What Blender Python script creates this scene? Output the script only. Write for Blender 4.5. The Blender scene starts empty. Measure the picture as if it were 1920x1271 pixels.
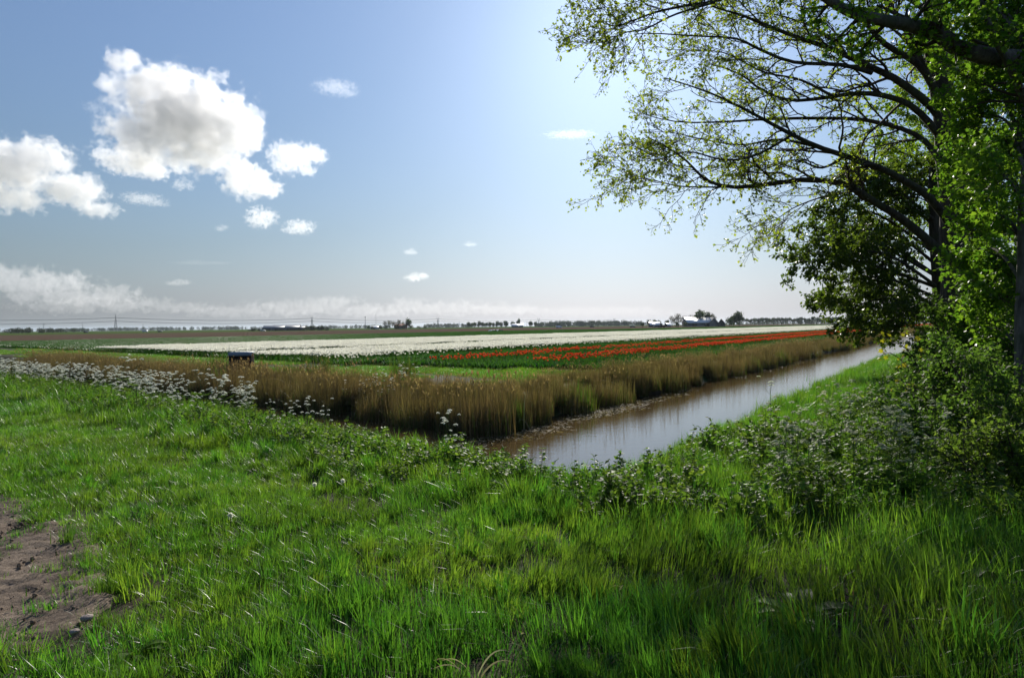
import bpy, math, random
import numpy as np
from mathutils import Matrix, Vector

rng = np.random.default_rng(7)
random.seed(7)
PI = math.pi
scene = bpy.context.scene
COL = scene.collection

# ------------------------------------------------------------------ camera
CAM_Z = 1.70
F = 1280.0                       # focal length in pixels of a 1920 px wide frame (24 mm on 36 mm)
PITCH = math.radians(1.065)
ROLL = math.radians(0.61)
cam_data = bpy.data.cameras.new('camera')
cam_data.lens = 24.0
cam_data.sensor_width = 36.0
cam_data.clip_start = 0.05
cam_data.clip_end = 60000.0
cam = bpy.data.objects.new('camera', cam_data)
COL.objects.link(cam)
CAM_M = Matrix.Translation((0, 0, CAM_Z)) @ Matrix.Rotation(PI / 2 - PITCH, 4, 'X') @ Matrix.Rotation(-ROLL, 4, 'Z')
cam.matrix_world = CAM_M
scene.camera = cam
_R = np.array(CAM_M.to_3x3())

def ray(px, py):
    return _R @ np.array([(px - 960.0) / F, (635.5 - py) / F, -1.0])

def on_plane(px, py, z):
    """point of the level plane z seen in that direction"""
    d = ray(px, py)
    k = (z - CAM_Z) / d[2]
    return np.array([d[0] * k, d[1] * k, z])

def at(px, py, Y):
    """point seen in that direction, Y metres ahead of the viewpoint"""
    d = ray(px, py)
    k = Y / d[1]
    return np.array([d[0] * k, Y, CAM_Z + d[2] * k])

# ------------------------------------------------------------------ sky and sun
SUN_AZ = math.radians(8.4)       # clockwise from +Y
SUN_EL = math.radians(25.8)
world = bpy.data.worlds.new('World')
scene.world = world
world.use_nodes = True
wn = world.node_tree.nodes
wl = world.node_tree.links
bg = wn['Background']
sky = wn.new('ShaderNodeTexSky')
sky.sky_type = 'NISHITA'
sky.sun_disc = False
sky.sun_elevation = SUN_EL
sky.sun_rotation = SUN_AZ
sky.altitude = 0.0
sky.air_density = 2.2
sky.dust_density = 0.92
sky.ozone_density = 5.0
hs = wn.new('ShaderNodeHueSaturation')                 # spring haze: paler sky, daylight white balance
hs.inputs['Saturation'].default_value = 0.63
wb = wn.new('ShaderNodeMix'); wb.data_type = 'RGBA'; wb.blend_type = 'MULTIPLY'
wb.inputs['Factor'].default_value = 1.0
wb.inputs['B'].default_value = (0.71, 0.945, 1.45, 1)
wl.new(sky.outputs['Color'], hs.inputs['Color'])
wl.new(hs.outputs['Color'], wb.inputs['A'])
wl.new(wb.outputs['Result'], bg.inputs['Color'])
bg.inputs['Strength'].default_value = 0.050

sun_data = bpy.data.lights.new('sun', 'SUN')
sun_data.energy = 5.0
sun_data.angle = math.radians(0.53)
sun_data.color = (1.0, 0.94, 0.84)
sun = bpy.data.objects.new('sun', sun_data)
COL.objects.link(sun)
SUN_DIR = Vector((math.sin(SUN_AZ) * math.cos(SUN_EL), math.cos(SUN_AZ) * math.cos(SUN_EL), math.sin(SUN_EL)))
sun.rotation_euler = SUN_DIR.to_track_quat('Z', 'Y').to_euler()
sun.location = (20, 160, 90)

vs = scene.view_settings
vs.view_transform = 'Standard'
vs.look = 'None'
vs.exposure = 0.45
vs.gamma = 1.0
vs.use_curve_mapping = False
scene.render.engine = 'CYCLES'
cy = scene.cycles
cy.use_adaptive_sampling = True
cy.adaptive_threshold = 0.02
cy.max_bounces = 6
cy.diffuse_bounces = 2
cy.glossy_bounces = 3
cy.transmission_bounces = 5
cy.transparent_max_bounces = 8
cy.volume_bounces = 3
cy.sample_clamp_indirect = 6.0
cy.use_denoising = True
try:
    cy.denoiser = 'OPENIMAGEDENOISE'
    cy.denoising_prefilter = 'ACCURATE'
except Exception:
    pass

# ------------------------------------------------------------------ materials
def new_mat(name):
    m = bpy.data.materials.new(name)
    m.use_nodes = True
    m.node_tree.nodes.clear()
    return m, m.node_tree.nodes, m.node_tree.links

def out_node(n, l, surf=None, vol=None):
    o = n.new('ShaderNodeOutputMaterial')
    if surf is not None: l.new(surf, o.inputs['Surface'])
    if vol is not None: l.new(vol, o.inputs['Volume'])
    return o

def mixcol(n, l, fac, a, b, mode='MIX'):
    x = n.new('ShaderNodeMix'); x.data_type = 'RGBA'; x.blend_type = mode
    for sock, v in ((x.inputs['Factor'], fac), (x.inputs['A'], a), (x.inputs['B'], b)):
        if hasattr(v, 'is_output'): l.new(v, sock)
        elif isinstance(v, (int, float)): sock.default_value = v
        else: sock.default_value = tuple(v) + (1,)
    return x.outputs['Result']

def noise(n, l, scale, detail=4, rough=0.55, coord=None, dist=0.0):
    t = n.new('ShaderNodeTexNoise'); t.inputs['Scale'].default_value = scale
    t.inputs['Detail'].default_value = detail; t.inputs['Roughness'].default_value = rough
    t.inputs['Distortion'].default_value = dist
    if coord is not None: l.new(coord, t.inputs['Vector'])
    return t.outputs['Fac']

def ramp(n, l, fac, stops):
    r = n.new('ShaderNodeValToRGB'); l.new(fac, r.inputs['Fac'])
    e = r.color_ramp.elements
    while len(e) < len(stops): e.new(0.5)
    for i, (p, c) in enumerate(stops):
        e[i].position = p
        e[i].color = (c, c, c, 1) if isinstance(c, (int, float)) else tuple(c) + (1,)
    return r.outputs['Color']

def maths(n, l, op, a, b=None, clamp=False):
    x = n.new('ShaderNodeMath'); x.operation = op; x.use_clamp = clamp
    for i, v in enumerate((a, b)):
        if v is None: continue
        if hasattr(v, 'is_output'): l.new(v, x.inputs[i])
        else: x.inputs[i].default_value = v
    return x.outputs[0]

def principled(n, l, col, rough=0.8, spec=0.3, metal=0.0, normal=None):
    p = n.new('ShaderNodeBsdfPrincipled')
    if hasattr(col, 'is_output'): l.new(col, p.inputs['Base Color'])
    else: p.inputs['Base Color'].default_value = tuple(col) + (1,)
    if hasattr(rough, 'is_output'): l.new(rough, p.inputs['Roughness'])
    else: p.inputs['Roughness'].default_value = rough
    p.inputs['Specular IOR Level'].default_value = spec
    p.inputs['Metallic'].default_value = metal
    if normal is not None: l.new(normal, p.inputs['Normal'])
    return p

def bump(n, l, h, strength=0.5, dist=0.02):
    b = n.new('ShaderNodeBump'); b.inputs['Strength'].default_value = strength
    b.inputs['Distance'].default_value = dist; l.new(h, b.inputs['Height'])
    return b.outputs['Normal']

def wpos(n):
    return n.new('ShaderNodeNewGeometry').outputs['Position']

def leaf_mat(name, a, b, trans=0.45, rough=0.4, spec=0.35, tcol=None, tboost=1.5, vary=0.25, hue=0.035):
    """thin leaf: a..b along the 'tint' attribute, light passes through"""
    m, n, l = new_mat(name)
    at_ = n.new('ShaderNodeAttribute'); at_.attribute_name = 'tint'
    c = mixcol(n, l, at_.outputs['Fac'], a, b)
    oi = n.new('ShaderNodeObjectInfo')
    k = maths(n, l, 'MULTIPLY_ADD', oi.outputs['Random'], 2 * vary)
    n.active = None
    k.node.inputs[2].default_value = 1.0 - vary
    hsv = n.new('ShaderNodeHueSaturation'); l.new(c, hsv.inputs['Color']); l.new(k, hsv.inputs['Value'])
    wn_ = n.new('ShaderNodeTexWhiteNoise'); wn_.noise_dimensions = '1D'; l.new(oi.outputs['Random'], wn_.inputs['W'])
    hu = maths(n, l, 'MULTIPLY_ADD', wn_.outputs['Value'], hue); hu.node.inputs[2].default_value = 0.5 - hue * 0.55; l.new(hu, hsv.inputs['Hue'])
    c = hsv.outputs['Color']
    p = principled(n, l, c, rough, spec)
    t = n.new('ShaderNodeBsdfTranslucent')
    tc = mixcol(n, l, 1.0, c, tcol or (tboost, tboost * 1.0, tboost * 0.55), 'MULTIPLY')
    l.new(tc, t.inputs['Color'])
    mx = n.new('ShaderNodeMixShader'); mx.inputs['Fac'].default_value = trans
    l.new(p.outputs[0], mx.inputs[1]); l.new(t.outputs[0], mx.inputs[2])
    out_node(n, l, mx.outputs[0])
    return m

def plain_mat(name, a, b=None, scale=4.0, rough=0.8, spec=0.3, bump_s=0.0, bump_d=0.02, metal=0.0, detail=5, bscale=None):
    m, n, l = new_mat(name)
    pos = wpos(n)
    b = b or tuple(x * 0.7 for x in a)
    c = mixcol(n, l, noise(n, l, scale, detail, coord=pos), a, b)
    nm = bump(n, l, noise(n, l, bscale or scale * 3, detail, coord=pos), bump_s, bump_d) if bump_s else None
    out_node(n, l, principled(n, l, c, rough, spec, metal, nm).outputs[0])
    return m

M = {}
M['grass'] = leaf_mat('grass_blades', (0.030, 0.090, 0.012), (0.100, 0.180, 0.022), 0.50, 0.36, 0.4, (2.0, 2.2, 1.05), vary=0.28, hue=0.05)
M['thatch'] = leaf_mat('dead_grass', (0.110, 0.085, 0.042), (0.240, 0.200, 0.115), 0.30, 0.7, 0.1, tboost=1.2)
M['grass_dry'] = leaf_mat('dry_blades', (0.28, 0.26, 0.16), (0.46, 0.43, 0.31), 0.30, 0.6, 0.15, tboost=1.0)
M['herb'] = leaf_mat('herb_leaves', (0.045, 0.105, 0.016), (0.115, 0.185, 0.030), 0.50, 0.55, 0.16, tboost=1.6)
M['crop'] = leaf_mat('crop_leaves', (0.020, 0.070, 0.012), (0.045, 0.120, 0.018), 0.40, 0.45, 0.3, tboost=1.5)
M['maple'] = leaf_mat('young_maple_leaves', (0.085, 0.145, 0.014), (0.175, 0.230, 0.028), 0.55, 0.45, 0.2, tboost=2.1)
M['maple_dense'] = leaf_mat('maple_leaves', (0.055, 0.120, 0.012), (0.130, 0.200, 0.020), 0.55, 0.45, 0.2, tboost=2.3)
M['hedge_leaf'] = leaf_mat('dark_tree_leaves', (0.038, 0.088, 0.012), (0.085, 0.145, 0.020), 0.52, 0.42, 0.3, tboost=2.0)
M['bush_leaf'] = leaf_mat('bush_leaves', (0.040, 0.085, 0.014), (0.095, 0.150, 0.028), 0.48, 0.6, 0.12, tboost=2.1)
M['yellow_leaf'] = leaf_mat('yellow_shoot_leaves', (0.20, 0.24, 0.02), (0.33, 0.32, 0.03), 0.55, 0.4, 0.3, tboost=1.5)
M['reed'] = leaf_mat('dry_reed', (0.095, 0.074, 0.034), (0.255, 0.198, 0.100), 0.35, 0.5, 0.25, tboost=1.2)
M['reed_green'] = leaf_mat('green_reed', (0.040, 0.090, 0.015), (0.090, 0.150, 0.025), 0.45, 0.4, 0.3, tboost=1.5)
M['plume'] = leaf_mat('reed_plume', (0.17, 0.125, 0.075), (0.28, 0.215, 0.13), 0.5, 0.8, 0.1, tboost=1.2)
M['white_petal'] = leaf_mat('white_tulip_petal', (0.78, 0.77, 0.68), (0.86, 0.85, 0.80), 0.55, 0.5, 0.3, (1.0, 1.0, 0.92), vary=0.06, hue=0.0)
M['red_petal'] = leaf_mat('red_tulip_petal', (0.46, 0.045, 0.015), (0.62, 0.125, 0.032), 0.45, 0.45, 0.3, (1.25, 1.0, 0.8), vary=0.12, hue=0.01)
M['umbel'] = leaf_mat('umbel_white', (0.74, 0.76, 0.64), (0.90, 0.90, 0.84), 0.55, 0.7, 0.15, (1.05, 1.05, 0.95), vary=0.06, hue=0.0)
M['umbel_green'] = leaf_mat('umbel_pale_green', (0.22, 0.27, 0.14), (0.40, 0.43, 0.28), 0.40, 0.7, 0.15)
M['stem'] = leaf_mat('green_stem', (0.050, 0.095, 0.020), (0.085, 0.130, 0.030), 0.20, 0.45, 0.4)
M['far_leaf'] = leaf_mat('far_tree_leaves', (0.028, 0.055, 0.016), (0.060, 0.095, 0.026), 0.30, 0.6, 0.2, tboost=1.3, vary=0.3)
M['far_wood'] = leaf_mat('far_wood_leaves', (0.030, 0.050, 0.024), (0.050, 0.072, 0.034), 0.25, 0.7, 0.1, tboost=1.2)
M['far_bare'] = leaf_mat('far_bare_twigs', (0.070, 0.065, 0.040), (0.110, 0.105, 0.060), 0.30, 0.7, 0.1, tboost=1.2)

def bark_mat(name, a, b):
    m, n, l = new_mat(name)
    tc = n.new('ShaderNodeTexCoord'); mp = n.new('ShaderNodeMapping')
    l.new(tc.outputs['Object'], mp.inputs['Vector']); mp.inputs['Scale'].default_value = (1, 1, 0.25)
    f = noise(n, l, 14, 6, 0.65, mp.outputs[0]); g = noise(n, l, 2.3, 4, 0.6, tc.outputs['Object'])
    c = mixcol(n, l, ramp(n, l, f, [(0.35, 0.0), (0.7, 1.0)]), a, b)
    c = mixcol(n, l, ramp(n, l, g, [(0.48, 0.0), (0.66, 0.7)]), c, (0.055, 0.072, 0.028))
    out_node(n, l, principled(n, l, c, 0.9, 0.2, normal=bump(n, l, f, 0.9, 0.03)).outputs[0])
    return m
M['bark'] = bark_mat('sycamore_bark', (0.030, 0.024, 0.018), (0.095, 0.080, 0.062))
M['bark_pale'] = bark_mat('ash_bark', (0.060, 0.054, 0.045), (0.17, 0.155, 0.13))
M['twig'] = plain_mat('twig_bark', (0.045, 0.034, 0.026), (0.075, 0.058, 0.042), 8, 0.8)

# ground of the near bank, headland and far fields: soil, thatch and grass by where they lie
def ground_mat():
    m, n, l = new_mat('ground_soil')
    pos = wpos(n)
    f = noise(n, l, 0.35, 6, 0.6, pos); g = noise(n, l, 9.0, 6, 0.7, pos)
    soil = mixcol(n, l, g, (0.030, 0.021, 0.014), (0.080, 0.058, 0.040))
    turf = mixcol(n, l, g, (0.018, 0.034, 0.008), (0.040, 0.062, 0.014))
    c = mixcol(n, l, ramp(n, l, f, [(0.42, 0.0), (0.58, 1.0)]), soil, turf)
    out_node(n, l, principled(n, l, c, 0.95, 0.15, normal=bump(n, l, g, 0.8, 0.05)).outputs[0])
    return m
M['ground'] = ground_mat()
def field_mat(name, a, b, rows_dir=None, pitch=0.75, bstr=0.4, big=0.03, grain=3.0):
    """tilled or sown field: colour mottles and ridges across rows_dir"""
    m, n, l = new_mat(name)
    pos = wpos(n)
    f = noise(n, l, big, 5, 0.6, pos); g = noise(n, l, grain, 5, 0.65, pos)
    c = mixcol(n, l, maths(n, l, 'MULTIPLY_ADD', f, 0.6), a, b)
    c.node.inputs['Factor'].links[0].from_node.inputs[2].default_value = 0.2
    c = mixcol(n, l, 0.5, c, mixcol(n, l, g, tuple(0.4 * x for x in a), tuple(1.5 * x for x in b)))
    h = g
    if rows_dir is not None:
        sep = n.new('ShaderNodeVectorMath'); sep.operation = 'DOT_PRODUCT'
        l.new(pos, sep.inputs[0]); sep.inputs[1].default_value = rows_dir
        w = maths(n, l, 'SINE', maths(n, l, 'MULTIPLY', sep.outputs['Value'], 2 * PI / pitch))
        h = maths(n, l, 'ADD', maths(n, l, 'MULTIPLY', w, 0.6), g)
    out_node(n, l, principled(n, l, c, 1.0, 0.0, normal=bump(n, l, h, bstr, 0.12)).outputs[0])
    return m

# ------------------------------------------------------------------ mesh helpers
class MB:
    """collects vertices and faces of one mesh"""
    def __init__(self):
        self.v = []; self.t = []; self.q = []; self.tt = []; self.qt = []; self.tm = []; self.qm = []; self.n = 0
    def add(self, V, tris=None, quads=None, tint=None, mat=0):
        V = np.asarray(V, dtype=np.float64).reshape(-1, 3)
        for arr, store, ts, ms, k in ((tris, self.t, self.tt, self.tm, 3), (quads, self.q, self.qt, self.qm, 4)):
            if arr is None or len(arr) == 0: continue
            arr = np.asarray(arr, dtype=np.int64).reshape(-1, k)
            store.append(arr + self.n)
            tv = tint if tint is not None else 0.5
            if isinstance(tv, dict): tv = tv[k]
            ts.append(np.broadcast_to(np.asarray(tv, dtype=np.float32), (len(arr),)))
            ms.append(np.full(len(arr), mat, dtype=np.int32))
        self.v.append(V); self.n += len(V)
    def mesh(self, name, mats, smooth=False):
        me = bpy.data.meshes.new(name)
        V = np.concatenate(self.v) if self.v else np.zeros((0, 3))
        T = np.concatenate(self.t) if self.t else np.zeros((0, 3), int)
        Q = np.concatenate(self.q) if self.q else np.zeros((0, 4), int)
        me.vertices.add(len(V)); me.vertices.foreach_set('co', V.astype(np.float32).ravel())
        nl = T.size + Q.size
        me.loops.add(nl)
        me.loops.foreach_set('vertex_index', np.concatenate([T.ravel(), Q.ravel()]).astype(np.int32))
        me.polygons.add(len(T) + len(Q))
        st = np.concatenate([np.arange(len(T)) * 3, T.size + np.arange(len(Q)) * 4]).astype(np.int32)
        me.polygons.foreach_set('loop_start', st)
        mi = np.concatenate(self.tm + self.qm) if (self.tm or self.qm) else np.zeros(0, np.int32)
        me.polygons.foreach_set('material_index', mi.astype(np.int32))
        if smooth: me.polygons.foreach_set('use_smooth', np.ones(len(T) + len(Q), dtype=bool))
        me.update(calc_edges=True)
        a = me.attributes.new('tint', 'FLOAT', 'FACE')
        a.data.foreach_set('value', np.concatenate(self.tt + self.qt).astype(np.float32) if (self.tt or self.qt) else np.zeros(0, np.float32))
        for m in (mats if isinstance(mats, (list, tuple)) else [mats]): me.materials.append(m)
        return me
    def box(self, c, size, rz=0.0, mat=0, tint=None):
        x, y, z = (s / 2 for s in size)
        P = np.array([[-x, -y, -z], [x, -y, -z], [x, y, -z], [-x, y, -z], [-x, -y, z], [x, -y, z], [x, y, z], [-x, y, z]])
        if rz:
            cs, sn = math.cos(rz), math.sin(rz)
            P = P @ np.array([[cs, sn, 0], [-sn, cs, 0], [0, 0, 1]])
        self.add(P + np.asarray(c), quads=[[0, 3, 2, 1], [4, 5, 6, 7], [0, 1, 5, 4], [1, 2, 6, 5], [2, 3, 7, 6], [3, 0, 4, 7]], mat=mat, tint=tint)
    def tubes(self, P, R, sides=6, mat=0, tint=None):
        """P (N,K,3) polylines, R (N,K) radii"""
        P = np.asarray(P, float); R = np.asarray(R, float)
        if P.ndim == 2: P = P[None]; R = R[None]
        N, K, _ = P.shape
        T = np.gradient(P, axis=1)
        T /= np.linalg.norm(T, axis=2, keepdims=True) + 1e-9
        ref = np.where(np.abs(T[:, :1, 2:3]) < 0.85, np.array([0, 0, 1.0]), np.array([1.0, 0, 0]))
        ref = np.broadcast_to(ref, T.shape)
        A = np.cross(T, ref); A /= np.linalg.norm(A, axis=2, keepdims=True) + 1e-9
        B = np.cross(T, A)
        th = np.arange(sides) * 2 * PI / sides
        V = P[:, :, None, :] + R[:, :, None, None] * (np.cos(th)[None, None, :, None] * A[:, :, None, :] + np.sin(th)[None, None, :, None] * B[:, :, None, :])
        i = np.arange(K - 1)[:, None]; j = np.arange(sides)[None, :]; j2 = (j + 1) % sides
        q = np.stack([i * sides + j, i * sides + j2, (i + 1) * sides + j2, (i + 1) * sides + j], -1).reshape(-1, 4)
        Q = (q[None] + (np.arange(N) * K * sides)[:, None, None]).reshape(-1, 4)
        self.add(V.reshape(-1, 3), quads=Q, mat=mat, tint=tint)
        return self
    def sphere(self, c, r, seg=8, rings=5, mat=0, tint=None):
        r = np.broadcast_to(np.asarray(r, float), (3,))
        ph = np.linspace(0, PI, rings + 1); th = np.arange(seg) * 2 * PI / seg
        V = np.stack([np.outer(np.sin(ph), np.cos(th)), np.outer(np.sin(ph), np.sin(th)), np.outer(np.cos(ph), np.ones(seg))], -1) * r + np.asarray(c)
        i = np.arange(rings)[:, None]; j = np.arange(seg)[None, :]; j2 = (j + 1) % seg
        q = np.stack([i * seg + j, (i + 1) * seg + j, (i + 1) * seg + j2, i * seg + j2], -1).reshape(-1, 4)
        self.add(V.reshape(-1, 3), quads=q, mat=mat, tint=tint)

def tag(o, label=None, cat=None, group=None, kind=None):
    if label: o['label'] = label
    if cat: o['category'] = cat
    if group: o['group'] = group
    if kind: o['kind'] = kind
    return o

def link(name, me, parent=None, loc=None, rz=0.0, scale=None):
    o = bpy.data.objects.new(name, me); COL.objects.link(o)
    if parent is not None: o.parent = parent
    if loc is not None: o.location = tuple(float(v) for v in loc)
    if rz: o.rotation_euler = (0, 0, float(rz))
    if scale is not None: o.scale = (scale,) * 3 if isinstance(scale, (int, float)) else scale
    return o

def empty(name, loc, label, cat, group=None, rz=0.0, scale=None):
    o = link(name, None, None, loc, rz, scale)
    o.empty_display_size = 0.2
    return tag(o, label, cat, group)

def copy_tree(o, parent=None):
    c = o.copy(); COL.objects.link(c); c.parent = parent
    for ch in list(o.children): copy_tree(ch, c)
    return c

def unit(v):
    return v / (np.linalg.norm(v, axis=-1, keepdims=True) + 1e-9)

def scatter(name, pts, rot, scl, protos, label, cat):
    """one object of kind stuff: prototypes set on points by geometry nodes"""
    N = len(pts)
    me = bpy.data.meshes.new(name)
    me.vertices.add(N); me.vertices.foreach_set('co', np.asarray(pts, np.float32).ravel())
    a = me.attributes.new('rot', 'FLOAT_VECTOR', 'POINT'); a.data.foreach_set('vector', np.asarray(rot, np.float32).ravel())
    scl = np.asarray(scl, np.float32)
    if scl.ndim == 1: scl = np.repeat(scl[:, None], 3, 1)
    a = me.attributes.new('scl', 'FLOAT_VECTOR', 'POINT'); a.data.foreach_set('vector', scl.ravel())
    a = me.attributes.new('idx', 'INT', 'POINT'); a.data.foreach_set('value', rng.integers(0, len(protos), N).astype(np.int32))
    o = link(name, me)
    src = bpy.data.collections.new(name + '_source')
    for i, pm in enumerate(protos):
        src.objects.link(bpy.data.objects.new('%s_source_%d' % (name, i), pm))
    ng = bpy.data.node_groups.new(name + '_scatter', 'GeometryNodeTree')
    ng.interface.new_socket('Geometry', in_out='INPUT', socket_type='NodeSocketGeometry')
    ng.interface.new_socket('Geometry', in_out='OUTPUT', socket_type='NodeSocketGeometry')
    n, l = ng.nodes, ng.links
    gi = n.new('NodeGroupInput'); go = n.new('NodeGroupOutput')
    ci = n.new('GeometryNodeCollectionInfo'); ci.inputs['Collection'].default_value = src
    ci.inputs['Separate Children'].default_value = True; ci.inputs['Reset Children'].default_value = True
    ip = n.new('GeometryNodeInstanceOnPoints'); ip.inputs['Pick Instance'].default_value = True
    def named(nm, dt):
        x = n.new('GeometryNodeInputNamedAttribute'); x.data_type = dt; x.inputs['Name'].default_value = nm
        return x.outputs['Attribute']
    l.new(gi.outputs[0], ip.inputs['Points']); l.new(ci.outputs[0], ip.inputs['Instance'])
    l.new(named('idx', 'INT'), ip.inputs['Instance Index'])
    l.new(named('rot', 'FLOAT_VECTOR'), ip.inputs['Rotation'])
    l.new(named('scl', 'FLOAT_VECTOR'), ip.inputs['Scale'])
    l.new(ip.outputs[0], go.inputs[0])
    md = o.modifiers.new('scatter', 'NODES'); md.node_group = ng
    return tag(o, label, cat, None, 'stuff')

# ------------------------------------------------------------------ the lie of the land
# s: across the long ditch (the viewer's bank positive), t: along it, q: across the side ditch
CA, SA = math.cos(math.radians(33.3)), math.sin(math.radians(33.3))
def st(x, y): return x * CA - y * SA, x * SA + y * CA
def xy(s, t): return s * CA + t * SA, -s * SA + t * CA
QX, QY = 0.669, 0.743
def qof(x, y): return QX * x + QY * y
def pof(x, y): return -QY * x + QX * y       # along the side ditch, growing to the far left
def xy_qp(q, p): return QX * q - QY * p, QY * q + QX * p
WATER_Z = -0.95
FIELD_Z = -0.30
def smooth(a, b, x):
    k = np.clip((x - a) / (b - a), 0, 1)
    return k * k * (3 - 2 * k)
def wob(x, y, k=1.0):
    return (np.sin(x * 0.9 * k + 1.3) * np.cos(y * 0.7 * k) + 0.6 * np.sin(x * 2.3 * k + y * 1.7 * k)) * 0.5
def land(x, y):
    """(distance into the ditch from the near bank, distance out of the field, height)"""
    x = np.asarray(x, float); y = np.asarray(y, float)
    s, t = st(x, y); q = qof(x, y)
    w = wob(x, y) * 0.16
    a, b = -2.6 - s + w, q - 5.7 + w
    k = 1.2                                                   # rounded corner of the near bank
    hh = np.clip(0.5 + 0.5 * (b - a) / k, 0, 1)
    f = b + (a - b) * hh - k * hh * (1 - hh)
    h = np.maximum(s + 11.0, 13.4 - q) + wob(x + 9, y - 4) * 0.2
    near = -1.6 * smooth(-0.1, 2.6, f)
    far = FIELD_Z - 1.3 * smooth(0, 2.2, h)
    z = np.maximum(near, far)
    r = np.hypot(x, y)
    z = z + 0.035 * wob(x * 1.7, y * 1.7) * np.exp(-r / 60.0)
    return f, h, z
def gz(x, y): return land(x, y)[2]

def axis(fine0, fine1, step, lo, hi, grow=1.13):
    a = list(np.arange(fine0, fine1 + 1e-6, step))
    d, v = step, a[-1]
    while v < hi: d *= grow; v += d; a.append(v)
    d, v, b = step, a[0], []
    while v > lo: d *= grow; v -= d; b.append(v)
    return np.array(b[::-1] + a)
S = axis(-16, 10, 0.2, -9000, 9000); T = axis(-6, 42, 0.22, -9000, 9000)
SS, TT = np.meshgrid(S, T, indexing='ij')
X, Y = xy(SS, TT)
Z = land(X, Y)[2]
mb = MB()
i = np.arange(len(S) - 1)[:, None]; j = np.arange(len(T) - 1)[None, :]; nT = len(T)
mb.add(np.stack([X, Y, Z], -1), quads=np.stack([i * nT + j, (i + 1) * nT + j, (i + 1) * nT + j + 1, i * nT + j + 1], -1))
tag(link('ground', mb.mesh('ground', M['ground'], True)), 'dark soil and turf of banks and headland', 'ground', kind='structure')

# water in both ditches: one L-shaped sheet
def water_mat():
    m, n, l = new_mat('ditch_water')
    pos = wpos(n)
    mp = n.new('ShaderNodeMapping'); l.new(pos, mp.inputs['Vector'])
    mp.inputs['Rotation'].default_value = (0, 0, math.radians(33.3)); mp.inputs['Scale'].default_value = (1.0, 2.2, 1)
    h = maths(n, l, 'ADD', noise(n, l, 3.0, 3, 0.5, mp.outputs[0]), maths(n, l, 'MULTIPLY', noise(n, l, 14.0, 2, 0.5, mp.outputs[0]), 0.25))
    c = mixcol(n, l, noise(n, l, 0.4, 4, 0.6, pos), (0.066, 0.043, 0.018), (0.090, 0.060, 0.027))
    p = principled(n, l, c, 0.03, 0.5, normal=bump(n, l, h, 0.10, 0.03))
    p.inputs['IOR'].default_value = 1.33
    out_node(n, l, p.outputs[0])
    return m
M['water'] = water_mat()
mb = MB()
V = []
def P2(s, t): x, y = xy(s, t); return (x, y, WATER_Z)
def Q2(q, p): x, y = xy_qp(q, p); return (x, y, WATER_Z)
# one sheet: along the long ditch, and a side arm butted on its left edge
ta = -12.0
corner = []
for t_ in (ta, 900.0):
    corner += [P2(-10.2, t_), P2(-2.2, t_)]
mb.add(corner, quads=[[0, 1, 3, 2]])
def line_hit(q):  # point of the line s=-10.2 with that q
    t0, t1 = -50.0, 90.0
    a = qof(*xy(-10.2, t0)); b = qof(*xy(-10.2, t1))
    t_ = t0 + (q - a) / (b - a) * (t1 - t0)
    return P2(-10.2, t_)
mb.add([line_hit(4.6), line_hit(12.6), Q2(12.6, 160), Q2(4.6, 160)], quads=[[0, 1, 2, 3]])
tag(link('water', mb.mesh('water', M['water'])), 'murky brown ditch water reflecting reeds and sky', 'water', kind='structure')

# field sheets beyond the headland
def sheet(name, s0, s1, t0, t1, z, mat, label, cat='field', skew=0.0):
    m = MB()
    ss = np.linspace(s0, s1, 9)
    rows = []
    for s_ in ss:
        a = t0 + skew * (s_ - s0)
        tt = a + (t1 - a) * np.linspace(0, 1, 25) ** 2.5
        x, y = xy(np.full(25, s_), tt); rows.append(np.stack([x, y, np.full(25, z)], -1))
    i = np.arange(8)[:, None]; j = np.arange(24)[None, :]
    m.add(np.array(rows), quads=np.stack([i * 25 + j, (i + 1) * 25 + j, (i + 1) * 25 + j + 1, i * 25 + j + 1], -1))
    return tag(link(name, m.mesh(name, mat)), label, cat, kind='structure')

# the heads of all beds lie on one line parallel to the side ditch: s -> t of that line
HEAD_Q = 21.2
def head_t(s, q=HEAD_Q):
    # q = QX*(s*CA+t*SA) + QY*(-s*SA+t*CA)
    return (q - s * (QX * CA - QY * SA)) / (QX * SA + QY * CA)
FAR_T = 900.0
def HEAD_X(s): return 2.5 * smooth(-25.0, -14.5, np.asarray(s, float))    # the red beds start a little later
rowdir = (CA, -SA, 0)
M['bed_soil'] = field_mat('tulip_bed_soil', (0.030, 0.040, 0.014), (0.050, 0.060, 0.020), rowdir, 1.5, 0.4)
M['crop_far'] = field_mat('green_crop', (0.030, 0.078, 0.014), (0.045, 0.105, 0.018), rowdir, 1.5, 0.6, 0.02, 2.0)
M['plough'] = field_mat('ploughed_soil', (0.085, 0.060, 0.044), (0.125, 0.090, 0.066), (0.93, 0.36, 0), 1.5, 0.9, 0.012, 1.2)
M['meadow'] = field_mat('far_meadow', (0.045, 0.085, 0.020), (0.080, 0.115, 0.032), None, 1, 0.3, 0.006, 0.4)
M['stubble'] = field_mat('pale_stubble', (0.20, 0.15, 0.09), (0.27, 0.21, 0.13), None, 1, 0.4, 0.02, 0.8)
sheet('tulip_field_soil', -66.6, -12.9, head_t(-66.6) - 1, FAR_T, FIELD_Z + 0.05, M['bed_soil'], 'dark soil under the tulip beds', skew=(head_t(-12.9) + 2.5 - head_t(-66.6)) / 53.7)
sheet('green_crop_field', -146.0, -66.9, head_t(-146) - 1, FAR_T + 300, FIELD_Z + 0.05, M['crop_far'], 'strip of low green crop behind the white tulips', skew=(head_t(-66.9) - head_t(-146)) / 79.1)
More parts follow.
